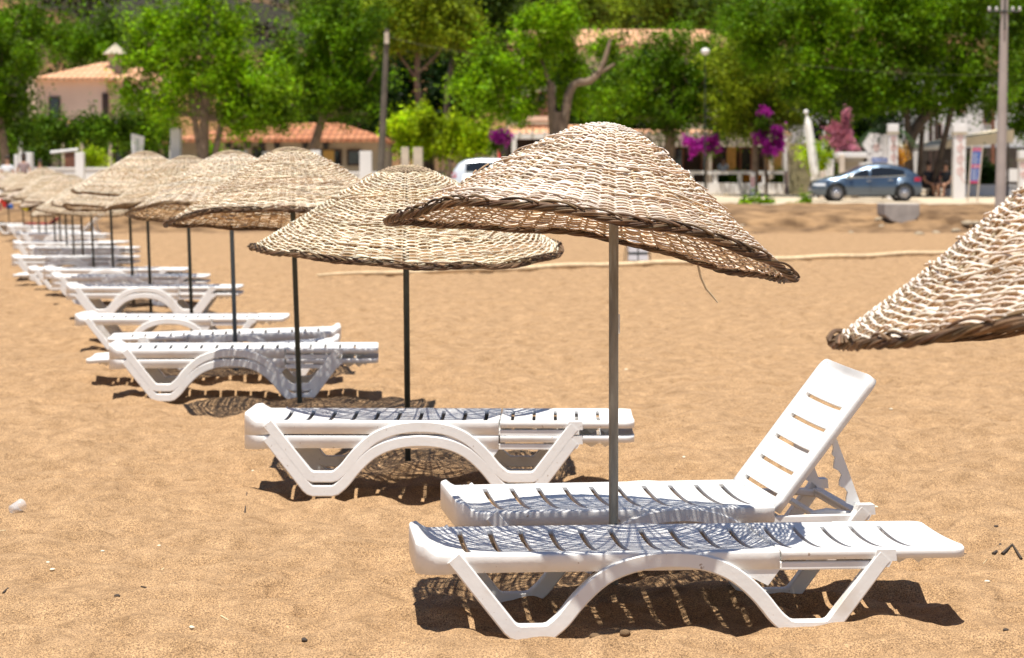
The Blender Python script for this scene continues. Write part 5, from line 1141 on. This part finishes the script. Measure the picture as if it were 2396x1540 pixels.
# concrete culvert block in the bank
D = 75.3; a = P(2070,478,D); c = P(2152,520,D); b = empty('concrete_block', ((a.x+c.x)/2, D, 0), 'grey concrete culvert block stuck in the dirt bank below the slate blue car', 'concrete block'); w_ = (c.x-a.x)/2
mb = MB(); mb.prism([(-w_,.02+a.z),(-w_,c.z+.22),(-w_*.6,c.z+.02),(0,c.z-.05),(w_*.7,c.z+.02),(w_,c.z+.2),(w_,a.z+.02)], 0, 1.6); mb.build('block', M['concrete'], b, bevel=.03); 
# stones on the bank
def gbk(x, D):
    f_ = 71.5+1.2*float(vnoise(np.array([x/6]), np.array([2.]))[0]); t = min(max((D-f_)/8.5, 0), 1); t = t*t*(3-2*t); return -.03+t*(road_z(D)+.06)
for i, (u, v, D, s, lb) in enumerate([(2056,487,76,.17,'pale stone left of the culvert block'),(2062,503,74.5,.12,'small stone under the left side of the culvert block'),(2150,530,70.5,.16,'pale stone right below the culvert block'),(2190,515,72,.15,'stone on the bank between block and banner'),(2235,512,73,.16,'stone below the banner posts, left one'),(2262,497,75,.2,'stone below the banner posts, middle one'),(2283,496,75,.17,'stone below the banner posts, right one'),(2300,498,74.5,.14,'stone just left of the concrete pole foot'),(1735,495,74,.13,'light stone low on the dirt bank, leftmost one'),(2270,540,70,.12,'small stone on the sand below the bank, right one'),(1700,448,105,.2,'pale stone on the road edge left of the marker post'),(1778,449,105,.2,'pale stone right of the marker post base'),(1795,452,104,.16,'smaller pale stone right of the marker post'),(1990,520,72.5,.1,'brown stone in the middle of the bank')]):
    x = at(u, D); stone(lb, Vector((x, D, gbk(x, D) if D < 84 else gnd(D))), (s*1.0, s*.75, s*.5), 'stone', 'stone', 'stone', 'stones on the dirt bank', i, .3)
for i, (u, D, lb) in enumerate([(1745,88,'small grass tuft at the road edge, left one'),(1790,89,'small grass tuft at the road edge, middle one'),(1880,88,'small grass tuft at the road edge, right one')]):
    b = empty('grass_tuft', (at(u,D), D, road_z(D)), lb, 'grass tuft', 'grass tufts at the road edge'); foliage('blades', [((0,0,.08), .35,.2,.1)], M['leaf'], b, .12, 60, .2, 300+i, .1)

# ================================================================ CARS
def car(label, x, y, z, L, H, pts_top, pts_belt, W2, wheels, paint, win, name='parked_car', glassx=None, lamp=(0,0), zlow=.24, mirror=1.35, tail_left=False):
    root = empty(name, (x, y, z), label, 'car', 'parked cars')
    ip = lambda pts, t: float(np.interp(t, [p[0] for p in pts], [p[1] for p in pts]))
    wr = .335; xs = sorted(set([round(i*L/84, 4) for i in range(85)])); n = len(xs)
    wpts = [(0,W2*.60),(.06,W2*.78),(.2,W2*.9),(.6,W2*.985),(1.0,W2),(L-1.0,W2),(L-.4,W2*.95),(L-.08,W2*.86),(L,W2*.72)]
    def sec(t):
        w_ = ip(wpts, t); zt = ip(pts_top, t); zb = min(ip(pts_belt, t), zt-.01); zl = zlow+.10*max(0, 1-t/.25)+.10*max(0, 1-(L-t)/.25)
        for c in wheels:
            d = abs(t-c)
            if d < wr+.05: zl = max(zl, wr-.0+math.sqrt((wr+.05)**2-d*d))
        zm = max(zl+.01, min(.60, zb-.03)); g = max(0, zt-zb); k = min(1, g/.35); rw = w_*(.94-.22*k)
        return [(w_*.93, zl), (w_, zl+.02 if zl > .5 else zl+.08), (w_*1.0, zm), (w_*.965, zb), (w_*.965+(rw-w_*.965)*.93, zt-.05*k-.012), (rw*.86, zt-.008), (rw*.45, zt+.012), (0, zt+.018)]
    mb = MB(); S_ = [sec(t) for t in xs]; vs = []
    for t, s in zip(xs, S_):
        for (yy, zz) in s: vs.append((t, -yy, zz))
        for (yy, zz) in reversed(s[:-1]): vs.append((t, yy, zz))
    k = 15; fs = [(i*k+j, (i+1)*k+j, (i+1)*k+j+1, i*k+j+1) for i in range(n-1) for j in range(k-1)]
    mb.add(vs, fs, True); mb.add(vs[:k], [tuple(range(k))]); mb.add(vs[-k:], [tuple(reversed(range(k)))])
    body = mb.build('body', M[paint], root)
    mb = MB(); mb.box(.25, L-.25, -W2*.80, W2*.80, zlow-.02, .62); mb.build('underbody', M['trim'], root)
    def side_glass(x0, x1, s, topcut=.075):
        vs = []; m_ = 14
        for i in range(m_+1):
            t = x0+(x1-x0)*i/m_; S0 = sec(t); (y0, z0), (y1, z1) = S0[3], S0[4]
            a_ = .06; b_ = max(.08, 1-(topcut/max(.1, z1-z0))); 
            for f in (a_, b_): yy = y0+(y1-y0)*f+.006; vs.append((t, s*yy, z0+(z1-z0)*f))
        mb = MB(); mb.add(vs, [(2*i, 2*i+2, 2*i+3, 2*i+1) for i in range(m_)], True); o = mb.build('side_window', M['glass'], root); return o
    for s in (-1, 1):
        for x0, x1 in win: side_glass(x0, x1, s)
        mb = MB(); vs = []
        for i in range(20):
            t = win[0][0]-.05+(win[-1][1]-win[0][0]+.1)*i/19; q = sec(t)[3]; vs += [(t, s*(q[0]+.010), q[1]+.0), (t, s*(q[0]+.010), q[1]+.028)]
        mb.add(vs, [(2*i, 2*i+2, 2*i+3, 2*i+1) for i in range(19)]); mb.build('chrome_strip', M['chrome'], root)
        mb = MB(); q = sec(mirror); mb.lathe([(0,-.09),(.06,-.07),(.085,0),(.06,.07),(0,.09)], c=(mirror-.02, s*(q[3][0]+.12), q[3][1]+.08), n=10, axis='y'); mb.build('mirror', M['chrome' if s < 0 else paint], root)
        for hx in (win[0][0]+.85, win[-1][1]-.55): q = sec(hx); mb = MB(); mb.box(hx-.09, hx+.09, min(s*q[2][0], s*(q[2][0]+.02)), max(s*q[2][0], s*(q[2][0]+.02)), q[3][1]-.14, q[3][1]-.11); mb.build('door_handle', M['chrome'], root, bevel=.006)
        for gx in (win[0][0]+.02, (win[0][1]+win[1][0])/2 if len(win) > 1 else 2, ): 
            mb = MB(); vs = [(gx, s*(q_[0]+.004), q_[1]) for q_ in (sec(gx)[1], sec(gx)[2], sec(gx)[3])] + [(gx+.012, s*(q_[0]+.004), q_[1]) for q_ in (sec(gx)[1], sec(gx)[2], sec(gx)[3])]; mb.add(vs, [(0,1,4,3),(1,2,5,4)]); mb.build('door_seam', M['trim'], root)
    def top_glass(x0, x1, nm):
        vs = []; m_ = 8
        for i in range(m_+1):
            t = x0+(x1-x0)*i/m_; S0 = sec(t); r = S0[5][0]*.97
            for f in (-1,-.5,0,.5,1): vs.append((t, f*r, S0[5][1]+.026*(1-abs(f))+.016))
        mb = MB(); mb.add(vs, [(i*5+j, (i+1)*5+j, (i+1)*5+j+1, i*5+j+1) for i in range(m_) for j in range(4)], True); mb.build(nm, M['glass'], root)
    top_glass(*glassx[0], 'windscreen'); top_glass(*glassx[1], 'rear_window')
    for c in wheels:
        for s in (-1, 1):
            yc = s*(W2-.11); wd = .10
            mb = MB(); mb.lathe([(.21,-wd),(.30,-wd),(wr-.01,-wd*.7),(wr,0),(wr-.01,wd*.7),(.30,wd),(.21,wd)], c=(c, yc, wr), n=28, axis='y'); ty = mb.build('tyre', M['rubber'], root)
            mb = MB(); f = s*(wd-.015)
            for a_ in range(9):
                t = a_/9*6.283; ca, sa = math.cos(t), math.sin(t); px, pz = -sa*.028, ca*.028
                mb.add([(c+px+ca*.04, yc+f, wr+pz+sa*.04), (c-px+ca*.04, yc+f, wr-pz+sa*.04), (c-px*1.3+ca*.205, yc+f*.8, wr-pz*1.3+sa*.205), (c+px*1.3+ca*.205, yc+f*.8, wr+pz*1.3+sa*.205)], [(0,1,2,3)])
            mb.lathe([(.0, f*1.05), (.055, f), (.055, f*.6)], c=(c, yc, wr), n=14, axis='y'); mb.lathe([(.195, f*.9), (.215, f*.98), (.215, -f*.5)], c=(c, yc, wr), n=28, axis='y'); mb.build('rim', M['alloy'], ty)
    return root, sec
def lamp_part(root, sec, x0, x1, z0, z1, nm, mt, s, n=5):
    vs = []
    for i in range(n+1):
        t = x0+(x1-x0)*i/n; S0 = sec(t); yy = max(q[0] for q in S0[1:4])
        yb = np.interp(z0, [S0[2][1], S0[3][1], S0[4][1]+.001], [S0[2][0], S0[3][0], S0[4][0]]); yt = np.interp(z1, [S0[2][1], S0[3][1], S0[4][1]+.001], [S0[2][0], S0[3][0], S0[4][0]])
        vs += [(t, s*(yb+.012), z0), (t, s*(yt+.012), z1)]
    mb = MB(); mb.add(vs, [(2*i, 2*i+2, 2*i+3, 2*i+1) for i in range(n)], True); mb.build(nm, M[mt], root)
D = 93.2; x0 = at(1900, D)
top1 = [(0,.54),(.04,.70),(.15,.80),(.5,.91),(1.05,.99),(1.45,1.16),(1.85,1.33),(2.2,1.425),(2.6,1.46),(3.0,1.44),(3.4,1.37),(3.75,1.25),(4.0,1.10),(4.15,.95),(4.22,.75),(4.27,.55)]
belt1 = [(0,.52),(.15,.72),(.6,.82),(1.05,.89),(2.5,.93),(3.6,.98),(4.0,.98),(4.15,.90),(4.27,.52)]
c1, sec1 = car('slate blue hatchback facing left on the dusty road', x0, D+.88, road_z(D), 4.27, 1.46, top1, belt1, .885, (.93, 3.55), 'car_blue', [(1.32,2.18),(2.26,3.55)], glassx=((1.12,1.95),(3.5,4.05)), mirror=1.5)
for s in (-1, 1): lamp_part(c1, sec1, 3.93, 4.22, .78, .93, 'tail_lamp', 'lamp_red', s); lamp_part(c1, sec1, .05, .5, .60, .70, 'headlight', 'lamp_clear', s)
D = 99; x0 = at(1054, D)
top2 = [(0,.55),(.03,.95),(.12,1.15),(.35,1.46),(.62,1.59),(1.2,1.66),(2.1,1.64),(2.8,1.52),(3.25,1.18),(3.6,1.06),(4.0,.92),(4.15,.70),(4.2,.5)]
belt2 = [(0,.50),(.05,.95),(.3,1.08),(2.0,1.04),(3.2,1.0),(4.0,.85),(4.2,.48)]
c2, sec2 = car('pale silver hatchback seen behind the second and nearest parasols, tail to the left', x0, D+.9, road_z(D), 4.2, 1.7, top2, belt2, .89, (.72, 3.3), 'car_white', [(.62,1.80),(1.86,2.85)], glassx=((2.6,3.2),(.10,.42)), mirror=2.9)
for s in (-1, 1): lamp_part(c2, sec2, .04, .24, .86, 1.06, 'tail_lamp', 'lamp_red', s)

# ================================================================ PEOPLE
def skin_body(name, joints, edges, mt, parent, sub=2):
    me = bpy.data.meshes.new(name); me.from_pydata([j[0] for j in joints], edges, []); me.materials.append(mt)
    o = bpy.data.objects.new(name, me); C.objects.link(o); o.parent = parent
    sk = o.modifiers.new('skin', 'SKIN'); sk.use_smooth_shade = True
    for i, j in enumerate(joints): me.skin_vertices[0].data[i].radius = (j[1], j[1]*(j[2] if len(j) > 2 else 1))
    me.skin_vertices[0].data[0].use_root = True
    sb = o.modifiers.new('sub', 'SUBSURF'); sb.levels = sub; sb.render_levels = sub; return o
def person(label, x, y, z, top, legs, sit=False, rz=0, sc=1, hair=True, lean=0, longh=False, group='people behind the beach'):
    root = empty('person', (x, y, z), label, 'person', group, R(rz)); root.scale = (sc,)*3; hz = .90 if not sit else .48
    J = [((0,0,hz),.13,.75),((0,-lean*.3,hz+.22),.125,.72),((0,-lean*.7,hz+.44),.15,.62),((0,-lean,hz+.56),.06),((0,-lean*1.1,hz+.64),.068),((0,-lean*1.15,hz+.76),.088,1.1)]
    E = [(0,1),(1,2),(2,3),(3,4),(4,5)]
    def add(p, r, par): J.append((p, r)); E.append((par, len(J)-1)); return len(J)-1
    A = []
    for s in (-1, 1):
        a = add((s*.18,-lean*.7,hz+.46),.058,2); b = add((s*.25,-lean*.4-.02,hz+.20),.045,a); c = add((s*(.20 if sit else .25),-lean*.3-(.25 if sit else .08),hz+(.05 if sit else -.02)),.034,b); d = add((s*.18,-lean*.3-(.33 if sit else .10),hz+(.06 if sit else -.10)),.026,c); A.append((a,b,c,d))
        h = add((s*.10,0,hz-.04),.09,0)
        if sit: k = add((s*.12,-.42,hz+.02),.068,h); f = add((s*.12,-.44,.08),.048,k); t = add((s*.12,-.58,.04),.036,f)
        else: k = add((s*.11,-.02,.48),.066,h); f = add((s*.11,.02,.09),.045,k); t = add((s*.12,-.13,.045),.036,f)
    skin_body('body', J, E, M['skin'], root, 2)
    # clothes follow the body
    Jt = [((0,0,hz+.0),.15,.78),((0,-lean*.3,hz+.22),.145,.74),((0,-lean*.7,hz+.44),.165,.66),((0,-lean*.9,hz+.50),.10)]; Et = [(0,1),(1,2),(2,3)]
    for s in (-1, 1): Jt.append(((s*.18,-lean*.7,hz+.46),.072)); Et.append((2, len(Jt)-1)); Jt.append(((s*.225,-lean*.5-.01,hz+.30),.062)); Et.append((len(Jt)-2, len(Jt)-1))
    skin_body('shirt', Jt, Et, M[top], root, 2)
    Jl = [((0,0,hz-.02),.145,.8)]; El = []
    for s in (-1, 1):
        Jl.append(((s*.10,0,hz-.05),.105)); El.append((0, len(Jl)-1)); 
        if sit: Jl.append(((s*.12,-.36,hz+.01),.085))
        else: Jl.append(((s*.11,-.01,.55),.085))
        El.append((len(Jl)-2, len(Jl)-1))
    skin_body('trousers', Jl, El, M[legs], root, 2)
    hd = Vector((0,-lean*1.15,hz+.80)); mb = MB(); mb.lathe([(0,-.02 if not longh else -.28),(.085,-.0 if not longh else -.25),(.108,.05),(.10,.10),(.06,.145),(0,.155)], c=(hd.x, hd.y+.022, hd.z-.04), n=14); mb.build('hair', M['hair'], root)
    # face
    mb = MB(); mb.lathe([(0,-.018),(.016,-.008),(.018,.004),(.006,.022),(0,.03)], c=(0, hd.y-.092, hd.z-.055), n=8); mb.build('nose', M['skin'], root)
    for s in (-1, 1): mb = MB(); mb.lathe([(0,-.009),(.011,0),(0,.009)], c=(s*.032, hd.y-.086, hd.z-.03), n=8); mb.build('eye', M['hair'], root)
    mb = MB(); mb.box(-.025,.025,hd.y-.092,hd.y-.084,hd.z-.098,hd.z-.09); mb.build('mouth', M['maroon'], root)
    return root
def pz(u, v, D): p = P(u, v, D); return p
for lb, u, vtop, D, tp, lg, kw in [('man in a white T-shirt standing behind the far parasols at the left edge', 20, 372, 96.5, 'shirt_white', 'dark_cloth', {}), ('woman in a printed top with long dark hair before the white pillar', 58, 366, 96.8, 'print_cloth', 'maroon', {'longh': True}), ('small figure in brown right of the woman in a printed top', 96, 380, 97.2, 'print_cloth', 'dark_cloth', {'sc': .86})]:
    z_ = P(u, vtop, D).z; person(lb, at(u, D), D, z_-1.66*kw.get('sc', 1), tp, lg, **kw)
bz = 0
person('dark-haired woman in blue sitting on a far lounger at the left edge', at(30,80), 80, -.10, 'shirt_blue', 'dark_cloth', sit=True, rz=-60, lean=.15, longh=True, sc=.9)
person('child in a red shirt standing behind the woman in blue', at(14,81), 81, -.05, 'shirt_red', 'shirt_red', sc=.72)
person('person sitting in bright blue shorts at the very left edge', at(2,79), 79, .02, 'pink_cloth', 'bright_blue', sit=True, rz=-70, lean=.2, sc=.85)
for lb, u, D, tp, rz in [('person in dark clothes sitting just right of the slate blue car', 2168, 103, 'dark_cloth', 40), ('person in a pink top sitting between two people in dark clothes', 2192, 103.5, 'pink_cloth', 10), ('person in dark clothes sitting at the cafe nearest the swirl pillar', 2213, 102.6, 'dark_cloth', -40)]:
    person(lb, at(u, D), D, gnd(D), tp, 'dark_cloth', sit=True, rz=rz, lean=.05, sc=1.1)
    b = empty('cafe_chair', (at(u, D), D+.05, gnd(D)), 'dark cafe chair under the ' + lb.split(' sitting')[0] + (' nearest the blue car' if u == 2168 else ' by the swirl pillar' if u == 2213 else ''), 'chair', 'dark cafe chairs', R(rz)); mb = MB(); mb.box(-.23,.23,-.25,.22,.42,.46); mb.build('seat', M['wood_dark'], b); mb = MB(); mb.box(-.23,.23,.2,.24,.46,.95); mb.build('backrest', M['wood_dark'], b)
    for sx in (-1,1):
        for sy in (-.23,.2): mb = MB(); mb.box(sx*.2-.02,sx*.2+.02,sy-.02,sy+.02,0,.42); mb.build('leg', M['wood_dark'], b)
person('man in a white shirt bending over behind the planter rail', at(1690,114), 114, gnd(114)-.2, 'shirt_white', 'dark_cloth', lean=.35)
# things near the far left loungers
b = empty('yellow_towel_bag', (at(70,66), 66, 0), 'black and yellow beach bag hanging on a far pole at the left', 'bag'); mb = MB(); z1, z0_ = P(0,458,66).z, P(0,496,66).z; mb.prism([(-.25,z0_+.1),(-.05,z0_),(.18,z0_+.15),(.26,z1-.1),(.2,z1),(-.05,z1-.15)], -.1, .1); mb.build('bag_body', M['dark_cloth'], b, bevel=.02); mb = MB(); mb.prism([(-.24,z0_+.12),(-.06,z0_+.02),(.12,z0_+.3),(.2,z1-.25),(.08,z1-.3)], -.104, -.101); mb.build('yellow_panel', M['yellow_cloth'], b)
b = empty('blue_parasol', (at(6,86), 86, .8), 'bright blue parasol edge peeping out at the left edge', 'parasol'); mb = MB(); zt = P(0,418,86).z-.8; mb.lathe([(.95,zt-.25),(.6,zt-.08),(.25,zt+.05),(0,zt+.1)], n=8, smooth=False); mb.build('canopy', M['bright_blue'], b); mb = MB(); mb.tube([(0,0,-.5),(0,0,zt)], .025, 8); mb.build('pole', M['plaster_white'], b)
